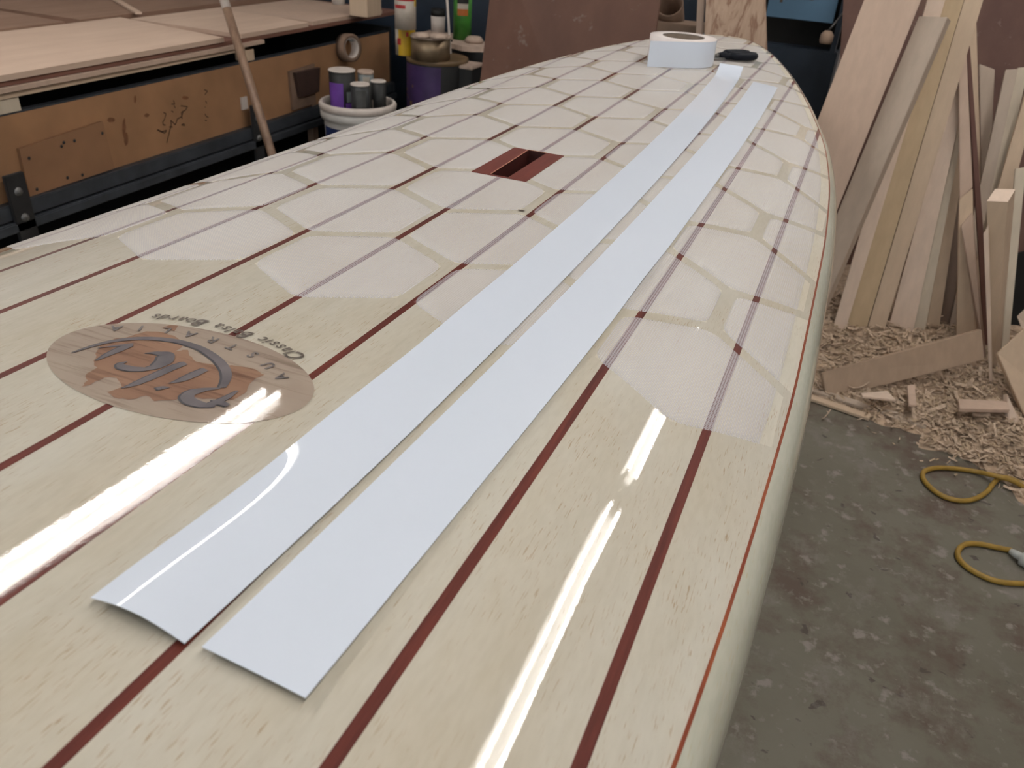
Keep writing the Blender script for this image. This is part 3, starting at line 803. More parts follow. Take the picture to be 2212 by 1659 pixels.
# stains
b = MB()
for (u, v, du, dv) in ((240, 259, 9, 6), (268, 275, 4, 22), (272, 300, 5, 16), (292, 215, 3, 9), (317, 249, 6, 5), (400, 211, 9, 4)):
    Q = [on(u + du*math.cos(w)*random.uniform(.7, 1.1), v + dv*math.sin(w)*random.uniform(.7, 1.1), BX + .0009) for w in np.linspace(0, 2*PI, 14, endpoint=False)]; b.add(Q, [list(range(14))])
b.build('stain', plain('rusty_stain', (.20, .085, .038), .8, .2, 40), BENCH)
# tape ring hanging on the front near the end
P = on(752, 103, BX + .03)
rg = thing('tape_ring', (P[0], P[1], P[2]), 'brown tape ring hanging at the right end of the workbench', 'tape')
b = MB(); b.lathe(P, [(.042, -.024), (.058, -.024), (.058, .024), (.042, .024), (.042, -.024)], 36, axis=(1, -.25, .1)); b.build('tape_winding', M_TUBE, rg)
b = MB(); b.lathe(P, [(.040, -.022), (.0418, -.022), (.0418, .024), (.040, .024), (.040, -.022)], 36, axis=(1, -.25, .1)); b.build('inner_highlight', M_DUSTWHITE, rg)  # whitish liner painted as the highlight inside the ring
b = MB(); b.tube([(BX - .005, P[1], P[2] + .034), (BX + .065, P[1] - .012, P[2] + .034)], .004, 8); b.build('peg', M_BOLT, rg)

# plywood sheets on the bench
# front edges read at two places along the bench; the lower sheets sag towards the near end
def line(u0, v0, u1, v1, x):
    p, q = on(u0, v0, x), on(u1, v1, x); k = (q[2]-p[2])/(q[1]-p[1]); return lambda y: float(p[2] + k*(y - p[1]))
def sheet(x0, x1, ya, yb, zfun, th, mm, label, skew=0.0):
    b = MB(); c = [(x1, ya), (x1, yb), (x0, yb + skew), (x0, ya)]
    b.prism([(x, y, zfun(y) - th) for x, y in c], [(x, y, zfun(y)) for x, y in c])
    o = b.build('plywood_sheet', mm, loc=((x0+x1)/2, (ya+yb)/2, zfun((ya+yb)/2) - th)); return tag(o, label, 'plywood', 'sheets stacked on the workbench')
L1 = line(0, 163, 480, 81, BX + .02); L2 = line(0, 176, 480, 89, BX + .02); L3 = line(0, 187, 480, 97, BX + .025); L4 = line(0, 206, 480, 103, BX + .02)
low = lambda f, g, d: (lambda y: min(f(y), g(y) - d))
L2 = low(L2, L1, .0165); L3 = low(L3, L2, .0150); L4 = low(L4, L3, .0150)
sheet(-2.85, BX + .012, .52, 1.62, L4, .013, M_W['tan'], 'tan plywood sheet lowest in the stack on the workbench')
sheet(-2.86, BX + .026, .46, 1.72, L3, .013, M_W['pink'], 'pinkish plywood sheet second lowest in the stack on the workbench')
sheet(-2.84, BX + .014, .05, 2.80, L2, .014, M_PLYEDGE, 'reddish plywood sheet running the whole stack, third from the bottom')
sheet(-2.30, BX + .022, .05, 1.50, L1, .0155, M_PLY, 'long pale plywood sheet along the front edge, left of the pole', .10)
sheet(-2.25, BX + .018, 1.60, 2.02, L1, .0155, M_PLY, 'pale plywood offcut on the stack, right of the pole', .12)
sheet(-2.22, BX + .012, 2.06, 2.62, L1, .0155, M_W['pink'], 'pinkish plywood offcut at the far right end of the stack', .05)
LB_ = lambda y: L1(y) + .006
sheet(-3.0, -2.31, .05, 1.35, LB_, .0215, M_PLY2, 'brown plywood sheet lying behind the long pale sheet', .05)
sheet(-3.0, -2.31, 1.42, 2.6, LB_, .0215, M_PLY2, 'brown plywood sheet lying furthest back on the right of the stack', .05)
zt1 = LB_(1.2) - .0225
la, lb = at(238, -6, 'z', LB_(1.1) + .001), at(300, 31, 'z', LB_(1.1) + .001); d = (lb - la)/np.linalg.norm(lb - la); q = np.array([-d[1], d[0], 0])*.012
b = MB(); b.prism([la - q, lb - q, lb + q, la + q], [p + np.array([0, 0, .008]) for p in (la - q, lb - q, lb + q, la + q)])
tag(b.build('wooden_lath', M_PLY, loc=mids([la, lb])), 'thin pale lath lying across the brown plywood sheet', 'lath')
# spacer blocks between bench and sheets
for (u, v, wv, hh, mm) in ((4, 242, .12, min(.04, L4(.45) - .013 - zf_top - .0065), M_W['cream']), (541, 132, .05, L4(1.5) - .0145 - zf_top - .006, M_W['tan'])):
    P = on(u, v, BX + .004); b = MB(); b.box((BX - .02, P[1], zf_top + .0055 + hh/2), (.05, wv, hh)); b.build('spacer_block', mm, BENCH, bevel=.001)
# offcut blocks and a cup on the far end of the sheets
P = at(800, 36, 'z', L1(2.3) + .0005)
b = MB(); b.box((P[0] - .035, P[1] + .02, L1(2.3) + .0005 + .06), (.09, .12, .12)); tag(b.build('wood_block', M_W['tan'], loc=(P[0], P[1], L1(2.3) + .0005), bevel=.002), 'squared tan timber block standing on the end of the sheets', 'block')
P2 = at(752, 10, 'z', L1(2.3) + .0005); b = MB(); b.lathe((P2[0] - .04, P2[1] - .02, L1(2.3) + .0005), [(0, 0), (.030, 0), (.037, .09), (.034, .09), (.028, .004), (0, .004)], 28)
tag(b.build('white_cup', M_WHITEP, loc=(P2[0] - .04, P2[1] - .02, L1(2.3) + .0005)), 'white plastic cup on the sheets beside the timber block', 'cup')

# the pole leaning on the bench edge
A = on(497, 42, BX + .047); Bp = at(589, 338, 'x', -1.46); dv = (Bp - A)
foot = A + dv*((.006 - A[2])/dv[2]); tip = A + dv*((1.12 - A[2])/dv[2]); mid1 = A + dv*((float(at(489, 22, 'x', BX + .05)[2]) - A[2])/dv[2])
POLE = thing('broom_pole', tuple(foot), 'brown wooden pole with a whitish tip leaning on the plywood sheets', 'pole')
b = MB(); b.tube([foot, mid1], .0155, 14); b.build('shaft', M_POLE, POLE)
b = MB(); b.tube([mid1, tip], .0162, 14); b.build('tip', M_DUSTWHITE, POLE)

# ------------------------------------------------------------------ bucket with tins on its lid
bc = depth(773, 218, 3.27); bx, by, bz = bc[0], bc[1], float(bc[2])
BK = thing('bucket', (bx, by, 0), 'open white plastic bucket with a thick rim, small tins standing in it', 'bucket')
b = MB(); b.lathe((bx, by, 0), [(0, .002), (.122, .002), (.126, .01), (.138, bz - .075), (.1385, bz - .062)], 48); b.build('body', M_BUCKET, BK)
b = MB(); b.lathe((bx, by, 0), [(.1385, bz - .064), (.149, bz - .062), (.1515, bz - .050), (.1515, bz - .032), (.146, bz - .028)], 48); b.build('collar', M_BUCKET, BK)
b = MB(); b.lathe((bx, by, 0), [(.146, bz - .029), (.154, bz - .026), (.1555, bz - .008), (.150, bz), (.143, bz + .001), (.139, bz - .004), (.136, bz - .03), (.132, bz - .075), (0, bz - .075)], 48); b.build('rim', M_DUSTWHITE, BK)
va = math.atan2(CAM[1]-by, CAM[0]-bx)
b = MB(); b.lathe((bx, by, 0), [(.1385*.985 + .0025, bz - .30), (.1395, bz - .088)], 16, va - 1.25, va - .55); b.build('label', M_LABELB, BK)
la_ = va + .02; lg = (bx + .150*math.cos(la_), by + .150*math.sin(la_), bz - .078)
b = MB(); b.box((lg[0], lg[1], lg[2]), (.022, .04, .03), la_); lug = b.build('handle_lug', M_BUCKET, BK, bevel=.004)
b = MB(); b.tube([(bx + .158*math.cos(la_ + w), by + .158*math.sin(la_ + w), bz - .07 - .10*math.sin(w*.9)) for w in np.linspace(0, 1.6, 14)], .0025, 6); b.build('wire_handle', M_BOLT, BK)
zl = bz - .0745
er = CR[:2]/np.linalg.norm(CR[:2]); eb = CF[:2]/np.linalg.norm(CF[:2])
def bk(a, c, u, v, lh=.006):                # place in the bucket, and height up to a seen top
    x, y = bx + er[0]*a + eb[0]*c, by + er[1]*a + eb[1]*c
    return (float(x), float(y)), float(at(u, v, 'y', y)[2]) - zl - lh
def can(u, v, r, h, name, label, cat, bands, group=None, zz=zl, lid=M_DUSTWHITE, lid_h=.006, xy=None):
    if xy: x, y = xy
    else: P = at(u, v, 'z', zz); x, y = P[0], P[1]
    t = thing(name, (x, y, zz), label, cat, group)
    for (n, r0, r1, z0, z1, mm, a0, a1) in bands:
        b = MB(); full = a0 is None
        va = math.atan2(CAM[1]-y, CAM[0]-x)
        if full: b.lathe((x, y, zz), [(0, z0*h), (r*r0, z0*h), (r*r1, z1*h), (0, z1*h)], 32)
        else: b.lathe((x, y, zz), [(r*r0 + .0007, z0*h), (r*r1 + .0007, z1*h)], 16, va + a0, va + a1)
        b.build(n, mm, t)
    if lid:
        b = MB(); b.lathe((x, y, zz + h), [(0, 0), (r*1.04, 0), (r*1.05, lid_h*.5), (r*.99, lid_h), (r*.9, lid_h*.8), (0, lid_h)], 32); b.build('lid', lid, t)
    return t
_q, _h = bk(-.066, .028, 737, 149)
can(0, 0, .052, _h, 'paint_tin', 'purple and black tin, the tallest one standing in the bucket', 'tin', [('body', 1, 1, 0, 1, M_BLACK, None, None), ('label', 1, 1, .0, .78, M_PURPLE, -1.25, .05), ('print', 1, 1, .38, .60, M_TEAL, .30, .70), ('print', 1, 1, 0, .36, M_PURPLE, .2, .9)], 'tins standing in the bucket', xy=_q)
_q, _h = bk(.020, .076, 784, 151, .012)
can(0, 0, .032, _h, 'paint_tin', 'small grey tin with a dusty tan lid behind the charcoal tins', 'tin', [('body', 1, 1, 0, 1, M_TEAL, None, None), ('label', 1, 1, .1, .95, M_CREAM, -.35, .5)], 'tins standing in the bucket', lid=M_DUST, lid_h=.012, xy=_q)
_q, _h = bk(.022, -.052, 784, 181)
can(0, 0, .037, _h, 'paint_tin', 'squat charcoal tin at the front of the bucket', 'tin', [('body', 1, 1, 0, 1, M_GREYCAN, None, None), ('label', 1, 1, .05, .9, plain('grey_label', (.07, .07, .068), .5, .2, 30), -.5, .6)], 'tins standing in the bucket', xy=_q)
_q, _h = bk(.080, .026, 814, 173)
can(0, 0, .030, _h, 'paint_tin', 'narrow dark tin with a pale stripe, rightmost in the bucket', 'tin', [('body', 1, 1, 0, 1, M_BLACK, None, None), ('label', 1, 1, .0, .55, M_CREAM, -1.15, -.8)], 'tins standing in the bucket', xy=_q)

# ------------------------------------------------------------------ drum with tins on top, behind the bucket
YD = 2.30
dz_ = float(at(915, 133, 'y', YD - .14)[2]); dc = at(921, 133, 'y', YD - .10); dx = dc[0]; dy = YD
DR = thing('drum', (dx, dy, 0), 'tall purple drum beside the workbench, its right side coloured black as shade', 'drum')
b = MB(); b.lathe((dx, dy, 0), [(0, .001), (.127, .001), (.130, .01), (.130, dz_ - .014), (.126, dz_ - .004)], 40); b.build('body', M_BLACK, DR)  # black body colour stands for the shaded right side of the drum
b = MB(); b.lathe((dx, dy, 0), [(.1308, .012), (.1308, dz_ - .022)], 24, math.atan2(CAM[1]-dy, CAM[0]-dx) - 1.45, math.atan2(CAM[1]-dy, CAM[0]-dx) + .12); b.build('lit_side', M_DKPURPLE, DR)  # purple put only on the lit side of the drum
b = MB(); b.lathe((dx, dy, 0), [(.1315, dz_ - .016), (.1335, dz_ - .008), (.1325, dz_), (.124, dz_ + .0015), (0, dz_)], 40); b.build('lid', M_TANCAP, DR)
zz = dz_ + .002
b = MB()
for (u, v, s) in ((869, 192, 4), (864, 205, 3), (900, 185, 3), (894, 222, 6), (866, 235, 3), (880, 210, 2.4)):
    P = at(u, v, 'y', dy - .10); va = math.atan2(P[1]-dy, P[0]-dx); 
    for k in range(8): pass
    b.lathe((dx, dy, P[2]), [(.1313, -.0016*s), (.1313, .0016*s)], 3, va - .011*s, va + .011*s)
b.build('paint_spot', M_TANCAP, DR)
GT = 'tins standing on the drum'
can(930, 126, .082, .082, 'paint_tin', 'wide gold tin with a dusty pink lid on the purple drum', 'tin', [('body', 1, 1, 0, 1, M_GOLD, None, None)], GT, zz, M_DUST, .010)
can(876, 117, .042, .108, 'paint_tin', 'yellow tin with red hazard marks under the striped tin', 'tin', [('body', 1, 1, 0, 1, M_CREAM, None, None), ('label', 1, 1, .0, .95, M_YEL, -.75, 1.3), ('mark', 1, 1, .70, .86, M_RED, .05, .32), ('mark', 1, 1, .38, .62, M_RED, -.9, -.45)], GT, zz, M_BLACK, .003)
can(876, 62, .043, .128, 'paint_tin', 'cream tin with red stripes stacked on the yellow tin', 'tin', [('body', 1, 1, 0, 1, M_CREAM, None, None), ('stripe', 1, 1, .84, .95, M_RED, -1.2, .95), ('stripe', 1, 1, .62, .72, M_RED, -1.2, .0), ('label', 1, 1, .68, .95, M_YEL, .95, 1.3)], GT, zz + .108 + .0035, M_WHITEP, .035)
# dusty lumps of hardened resin on the gold tin
Pz = zz + .082 + .0105
for (u, v, r, lab) in ((912, 80, .030, 'pale dusty puck on the lid of the gold tin'), (948, 82, .036, 'flat dusty disc on the gold tin, right of the puck')):
    P = at(u, v, 'z', Pz); b = MB(); b.lathe((P[0], P[1], Pz), [(0, 0), (r, 0), (r*1.02, .006), (r*.8, .016), (0, .018)], 20); tag(b.build('resin_puck', M_DUST, loc=(P[0], P[1], Pz)), lab, 'puck')

# dusty stool-height stand with spray can, jar and stick
YS = 2.54
zs = float(at(995, 97, 'y', YS - .10)[2]); sc = at(1008, 97, 'y', YS - .06)
ST = thing('dusty_stand', (sc[0], YS, 0), 'black box stand with a thick layer of wood dust on top', 'stand')
b = MB(); b.box((sc[0] + .04, YS - .02, (zs - .02)/2), (.22, .16, zs - .02)); b.build('body', M_BLACK, ST, bevel=.004)
b = MB(); V = []; n = 22
for k in range(n):
    a = 2*PI*k/n; r = 1 + .12*math.sin(3*a + 1) + .06*math.sin(7*a); V.append((sc[0] + .03 + .135*r*math.cos(a), YS - .02 + .095*r*math.sin(a)))
b.prism([(x, y, zs - .02) for x, y in V], [(x*.97 + sc[0]*.03, y*.97 + YS*.03, zs) for x, y in V]); b.build('dust_layer', M_DUST, ST)
can(998, 84, .041, .22, 'spray_can', 'green spray can with a tan cap on the dusty stand', 'spray can', [('body', 1, 1, 0, .84, M_GREEN, None, None), ('shoulder', 1, .8, .84, .88, M_GREEN, None, None), ('cap', .86, .84, .88, 1.0, M_TANCAP, None, None), ('print', 1, 1, .68, .80, M_BLACK, -.65, .65), ('print', 1, 1, .58, .68, M_CREAM, -.6, .6), ('print', 1, 1, .46, .58, M_ORANGE, -.6, .6)], None, zs + .0005, None)
Pj = at(946, 76, 'y', YS + .08); zj = float(Pj[2])
SH = thing('black_crate', (Pj[0] - .02, YS + .24, 0), 'black crate standing between the drum and the back cabinets', 'crate')
b = MB(); b.box((Pj[0] + .01, YS + .10, zj/2), (.20, .14, zj - .002)); b.build('body', M_BLACK, SH, bevel=.004)
b = MB(); b.box((Pj[0] + .01, YS + .10, zj - .0005), (.205, .145, .006)); b.build('dust_layer', M_DUST, SH)
can(946, 72, .032, .075, 'white_jar', 'small white jar with a black lid behind the gold tin', 'jar', [('body', .95, 1.05, 0, 1, M_DUSTWHITE, None, None)], None, zj + .003, M_BLACK, .03)
A = at(966, 0, 'y', YS - .13); Bq = at(978, 198, 'y', YS - .14); dv = Bq - A; f0 = A + dv*((.004 - A[2])/dv[2]); t0 = A + dv*((1.0 - A[2])/dv[2])
b = MB(); b.tube([f0, t0], .005, 8); tag(b.build('thin_rod', M_DUSTWHITE, loc=tuple(f0)), 'thin pale rod leaning in front of the dusty stand', 'rod')
P = at(1034, 117, 'y', YS - .02); b = MB(); b.box((P[0] + .03, P[1] - .20, P[2]/2 - .01), (.12, .12, P[2] - .02)); 
LB = thing('low_black_box', (P[0] + .02, P[1] - .20, 0), 'low black box with dusty top beside the brown sheet', 'box')
b.build('body', M_BLACK, LB, bevel=.003)
b = MB(); b.box((P[0] + .03, P[1] - .20, P[2] - .014), (.125, .125, .014)); b.build('dust_layer', M_DUST, LB, bevel=.004)
P = at(1024, 92, 'z', zs + .001); b = MB(); b.lathe((P[0], P[1], zs), [(0, 0), (.036, 0), (.042, .012), (.030, .026), (0, .030)], 14); tag(b.build('resin_lump', M_DUST, loc=(P[0], P[1], zs)), 'dusty lump on the stand right of the green spray can', 'lump')

# ------------------------------------------------------------------ behind the nose of the board
def quadboard(name, px, yb, yt, th, m, label, cat='board', group=None, extend=True, dyr=0.0, top_ext=0.0, bevel=0.0015, floor_z=.004):
    (TL, TR, BR, BL) = px
    if yb == 'p':                            # a plane leaning back, its foot at y = yt
        def pl(u, v, y0):
            d = ray(u, v); t = (y0 + .30*CAM[2] - CAM[1])/(d[1] - .30*d[2]); return CAM + d*t
        tl, tr, br, bl = pl(*TL, yt), pl(*TR, yt + dyr), pl(*BR, yt + dyr), pl(*BL, yt)
    else: tl = at(*TL, 'y', yt); tr = at(*TR, 'y', yt + dyr); br = at(*BR, 'y', yb + dyr); bl = at(*BL, 'y', yb)
    if extend:
        def ext(a, c):
            d = c - a; return c + d*((floor_z - c[2])/d[2]) if c[2] > floor_z else a + d*((floor_z - a[2])/d[2])
        bl, br = ext(tl, bl), ext(tr, br)
    if top_ext:
        tl2 = tl + (tl - bl)*top_ext; tr2 = tr + (tr - br)*top_ext; tl, tr = tl2, tr2
    n = np.cross(tr - tl, bl - tl); n /= np.linalg.norm(n)
    if n[1] < 0: n = -n
    F = [tl, tr, br, bl]; Bk = [p + n*th for p in F]
    lo = min(p[2] for p in F + Bk)
    if extend and lo < .0015: F = [p + np.array([0, 0, .0015 - lo]) for p in F]; Bk = [p + np.array([0, 0, .0015 - lo]) for p in Bk]
    b = MB(); b.prism(F, Bk)
    o = b.build(name, m, loc=mids(F + Bk), bevel=bevel); return tag(o, label, cat, group)
# brown masonite sheet standing left of the nose
quadboard('brown_sheet', ((1057, 0), (1427, 0), (1405, 150), (1034, 200)), 1.86, 1.90, .012, M_BROWNSHEET, 'large brown hardboard sheet standing behind the left edge of the board', 'sheet', top_ext=.25)
quadboard('pine_plank', ((1524, 0), (1652, 0), (1655, 95), (1521, 75)), 2.02, 2.05, .03, M_PINE, 'knotty pine plank standing upright behind the nose of the board', top_ext=.35, dyr=.02)
quadboard('pine_batten', ((1506, 0), (1521, 0), (1516, 72), (1503, 72)), 2.06, 2.09, .02, M_W['pink'], 'narrow batten standing just left of the knotty pine plank', top_ext=.3)
# navy cabinets across the back
YC = 3.0
b = MB(); b.box((-1.52, YC + .22, .55), (2.94, .44, 1.10)); NC = thing('navy_cabinet', (-1.52, YC + .22, 0), 'long navy steel cabinet along the back behind the board', 'cabinet')
b.build('body', M_NAVY, NC, bevel=.004)
for k in range(4):
    b = MB(); b.box((-2.62 + k*.733, YC - .008, .55), (.71, .016, 1.05)); b.build('door', M_NAVY, NC, bevel=.003)
bxl, bxr = at(1657, 20, 'y', 2.40)[0], at(1806, 20, 'y', 2.40)[0]; zb0 = float(at(1660, 37, 'y', 2.40)[2]); zb1 = float(at(1798, 50, 'y', 2.40)[2])
zdr = (zb0 + zb1)/2
BC = thing('tool_cabinet', ((bxl+bxr)/2, 2.6, 0), 'dark navy tool cabinet with a light blue drawer behind the nose', 'cabinet')
b = MB(); b.box(((bxl+bxr)/2 + .005, 2.66, (zdr - .10)/2), (bxr - bxl + .07, .40, zdr - .10)); b.build('body', M_NAVY, BC, bevel=.004)
b = MB(); b.box(((bxl+bxr)/2 + .005, 2.70, zdr + .04), (bxr - bxl + .07, .32, .28)); b.build('gap_shade', M_DARK, BC)  # near-black case, shade of the gap under the drawer put in as colour
b = MB(); b.box((bxr + .022, 2.63, zdr + .11), (.018, .44, .42)); b.build('side_panel', M_NAVY, BC)
b = MB(); b.box(((bxl+bxr)/2, 2.41, zdr + .11), (bxr - bxl, .02, .22)); dr = b.build('drawer', M_BLUE, BC, bevel=.002)
tx = MB(); V, F = glyph('pers', .074); cx_ = at(1722, 2, 'y', 2.40)
tx.add([(cx_[0] + v[0]*.95, 2.3985, float(cx_[2]) + .009 + v[1]) for v in V], F); tx.build('lettering', M_INK, dr)
# hanging knob on a cord at the cabinet side
Pk = at(1786, 80, 'y', 2.30); Pc = at(1800, 54, 'y', 2.30); Pe = at(1826, 22, 'y', 2.36)
KN = thing('hanging_knob', tuple(Pk), 'dusty beige knob hanging on a cord beside the blue drawer', 'knob')
b = MB(); b.lathe((Pk[0], Pk[1], Pk[2] - .022), [(0, 0), (.020, .001), (.023, .012), (.022, .030), (.012, .042), (0, .044)], 20); b.build('knob', M_TAN, KN)
b = MB(); b.tube([(Pk[0], Pk[1], Pk[2] + .02), Pc, Pe, (Pe[0] + .05, Pe[1] + .02, Pe[2] + .06)], .0035, 8); b.build('cord', M_BOLT, KN)
# cardboard tube and tan block on a crate left of the pine plank
P = at(1455, 75, 'y', 2.18)
CRT = thing('dark_crate', (P[0], 2.28, 0), 'dark crate under the cardboard tube behind the film roll', 'crate')
b = MB(); b.box((P[0], 2.28, P[2]/2), (.20, .20, P[2] - .002)); b.build('body', M_NAVY, CRT, bevel=.003)
b = MB(); b.box((P[0], 2.26, P[2] + .018), (.17, .14, .036)); tag(b.build('foam_block', M_TAN, loc=(P[0], 2.26, P[2] + .001), bevel=.003), 'tan foam block under the cardboard tube', 'block')
Pt = at(1447, 10, 'y', 2.22); Pb = np.array([P[0] - .02, 2.24, P[2] + .0375])
TU = thing('cardboard_tube', tuple(Pb), 'short wide cardboard tube with its open end facing forward', 'tube')
axv = Vector(Pt - Pb); axv = (Vector((0, -.75, .62))).normalized()
cb = Vector(Pt) - axv*.12; b = MB()
b.lathe(cb, [(.040, 0), (.046, 0), (.049, .12), (.043, .12), (.040, 0)], 36, axis=axv); b.build('tube_wall', M_TUBE, TU)
b = MB(); b.lathe(cb, [(0, .004), (.0398, .004)], 30, axis=axv); b.build('bottom', M_DARK, TU)  # near-black disc, the shade inside the tube put in as colour
b = MB(); b.box((cb[0] + axv[0]*.02, cb[1] + .01, (Pb[2] + cb[2] - .03)/2), (.05, .06, max(.01, cb[2] - .03 - Pb[2]))); b.build('cradle', M_TAN, TU)

# ------------------------------------------------------------------ scrap timber on the right
quadboard('dusty_sheet', ((1822, 0), (2330, -60), (2330, 300), (1806, 250)), 'p', 2.02, .014, M_RUST, 'dark brown dusty sheet leaning behind all the scrap timber', 'sheet', top_ext=.12)
G = 'scrap timber leaning on the right'
Q = quadboard
Q('scrap_board', ((1867, 0), (1990, 0), (1802, 470), (1685, 470)), 'p', 1.4, .022, M_W['pink'], 'widest pinkish board, leftmost of the leaning timber', 'board', G, top_ext=.2)
Q('scrap_board', ((1983, 42), (2045, 44), (1850, 500), (1793, 500)), 'p', 1.435, .035, M_W['grey'], 'greyish board with a square cut top beside the wide pinkish board', 'board', G, dyr=-.03)
Q('scrap_board', ((2003, 0), (2042, 0), (1818, 740), (1790, 740)), 'p', 1.49, .018, M_W['pale'], 'narrow pale strip behind the greyish square topped board', 'board', G, top_ext=.1)
Q('scrap_timber', ((2038, 0), (2082, 0), (1862, 742), (1813, 742)), 'p', 1.52, .055, M_W['ochre'], 'thick ochre beam rising past the top, second widest', 'beam', G, dyr=0.0, top_ext=.12)
Q('scrap_board', ((2083, 0), (2124, 0), (1903, 738), (1864, 742)), 'p', 1.52, 0.03, M_W['tan'], 'lighter right face of the ochre beam, put in as a tan board', 'board', G, dyr=0.0, top_ext=.12)  # lighter right side of the same beam, added as its own board
Q('scrap_board', ((2057, 196), (2086, 196), (1968, 734), (1911, 736)), 'p', 1.578, .03, M_W['pale'], 'pale tapering board in the middle, standing right of the ochre beam', 'board', G, dyr=0.0)
Q('scrap_board', ((2084, 210), (2093, 210), (1994, 734), (1968, 734)), 'p', 1.612, .022, M_W['cream'], 'cream strip tight against the pale tapering board', 'board', G, dyr=0.0)
Q('scrap_board', ((2068, 330), (2085, 330), (2024, 738), (1994, 736)), 'p', 1.645, .02, M_W['tan'], 'tan strip standing second right of the pale tapering board', 'board', G)
Q('scrap_board', ((2074, 380), (2090, 380), (2058, 738), (2024, 738)), 'p', 1.678, .02, M_W['brown'], 'dark brown board in the gap left of the broken stick', 'board', G)
Q('scrap_stick', ((2071, 92), (2087, 90), (2101, 405), (2073, 430)), 'p', 1.54, .012, M_W['pink'], 'thin pinkish stick with a broken lower end', 'stick', G, extend=False)
Q('scrap_board', ((2072, 432), (2101, 408), (2106, 722), (2066, 724)), 'p', 1.505, .014, M_W['tan'], 'tan board below the broken pinkish stick', 'board', G)
Q('scrap_splinter', ((2076, 488), (2101, 459), (2119, 702), (2114, 702)), 'p', 1.48, .012, M_W['pink'], 'short splinter tapering downward with a slanted pale top', 'stick', G)
Q('scrap_stick', ((2086, 98), (2095, 98), (2134, 640), (2119, 640)), 'p', 1.556, 0.013, M_W['red'], 'long dark red strip standing in for a shadow side, right of the pinkish stick', 'stick', G)  # a board's shadow side, its shade put into the wood colour
Q('scrap_board', ((2091, 104), (2109, 52), (2120, 440), (2109, 440)), 'p', 1.76, .014, M_W['tan'], 'narrow tan board with a pointed top behind the dark red strip', 'board', G)
Q('scrap_board', ((2115, 139), (2149, 151), (2134, 440), (2121, 440)), 'p', 1.8, .014, M_W['grey'], 'short greyish offcut with a slanted top behind the square post', 'board', G)
Q('scrap_board', ((2172, 152), (2198, 150), (2147, 384), (2121, 384)), 'p', 1.66, .016, M_W['grey'], 'grey tan board leaning right, left one of three parallel boards', 'board', G)
Q('scrap_board', ((2198, 148), (2222, 146), (2168, 384), (2143, 384)), 'p', 1.7, .016, M_W['cream'], 'cream board leaning right, middle one of three parallel boards', 'board', G)
Q('scrap_board', ((2218, 190), (2246, 190), (2195, 384), (2162, 384)), 'p', 1.62, .016, M_W['tan'], 'tan board leaning right, right one of three parallel boards', 'board', G)
Q('scrap_board', ((2193, 366), (2216, 362), (2180, 735), (2164, 742)), 'p', 1.5, .016, M_W['cream'], 'pale board standing right behind the square post', 'board', G)
# square post with a pale end grain top
tl, tr, br, bl = at(2132, 435, 'y', 1.40), at(2177, 437, 'y', 1.40), at(2152, 735, 'y', 1.44), at(2139, 735, 'y', 1.44)
tl2, tr2, br2, bl2 = at(2149, 409, 'y', 1.47), at(2193, 410, 'y', 1.47), at(2164, 728, 'y', 1.475), at(2150, 730, 'y', 1.475)
def dn(a, c): d = c - a; return c + d*((.004 - c[2])/d[2])
PO = thing('square_post', mids([dn(tl, bl)]), 'square timber post tapering down, its pale sawn top facing up', 'post')
b = MB(); b.prism([tl, tr, dn(tr, br), dn(tl, bl)], [tl2, tr2, dn(tr2, br2), dn(tl2, bl2)]); b.build('shaft', M_W['tan'], PO)
b = MB(); b.prism([tl, tr, tr2, tl2], [p + np.array([0, 0, .0012]) for p in (tl, tr, tr2, tl2)]); b.build('end_grain', M_W['pale'], PO)
Q('scrap_stick', ((2124, 505), (2135, 486), (2143, 832), (2137, 832)), 1.34, 1.40, .008, M_W['pale'], 'thin sliver with a white top in front of the square post', 'stick', G)
# board lying on its edge across the front
Q('fallen_board', ((1776, 807), (2121, 712), (2126, 777), (1786, 863)), 1.10, 1.115, .016, wd('dull_pine', (.40, .29, .205)), 'board lying on its long edge across the shavings', 'board', None, False, .22)
# offcuts at the right edge of the picture
def slabpts(name, P, th, m, label, cat='board', n=None):
    P = [np.array(p) for p in P]; nn = np.cross(P[1]-P[0], P[3]-P[0]); nn /= np.linalg.norm(nn)
    if nn[1] < 0: nn = -nn
    b = MB(); b.prism(P, [p + nn*th for p in P]); o = b.build(name, m, loc=mids(P), bevel=.0015); return tag(o, label, cat)
slabpts('plywood_offcut', [at(2154, 763, 'y', 1.30), at(2290, 640, 'y', 1.42), at(2420, 980, 'y', 1.28), at(2262, 1010, 'y', 1.14)], .018, M_W['tan'], 'large panel corner leaning in from the right edge', 'panel')
slabpts('leaning_offcut', [at(2176, 850, 'y', 1.20), at(2240, 985, 'y', 1.14), at(2240, 1012, 'y', 1.10), at(2183, 986, 'y', 1.10)], .016, M_W['pale'], 'pale offcut under the large panel at the right edge', 'board')
slabpts('shade_sheet', [at(2130, 560, 'y', 1.86), at(2320, 520, 'y', 1.86), at(2320, 860, 'y', 1.72), at(2130, 860, 'y', 1.72)], .02, M_DARK, 'added dark sheet that paints the shadow behind the right boards', 'sheet')  # added near-black sheet, the darkness behind the boards put in as colour
slabpts('leaning_offcut', [at(2196, 683, 'y', 1.50), at(2240, 640, 'y', 1.52), at(2260, 740, 'y', 1.46), at(2206, 708, 'y', 1.46)], .014, M_W['grey'], 'small grey offcut corner above the large panel', 'board')
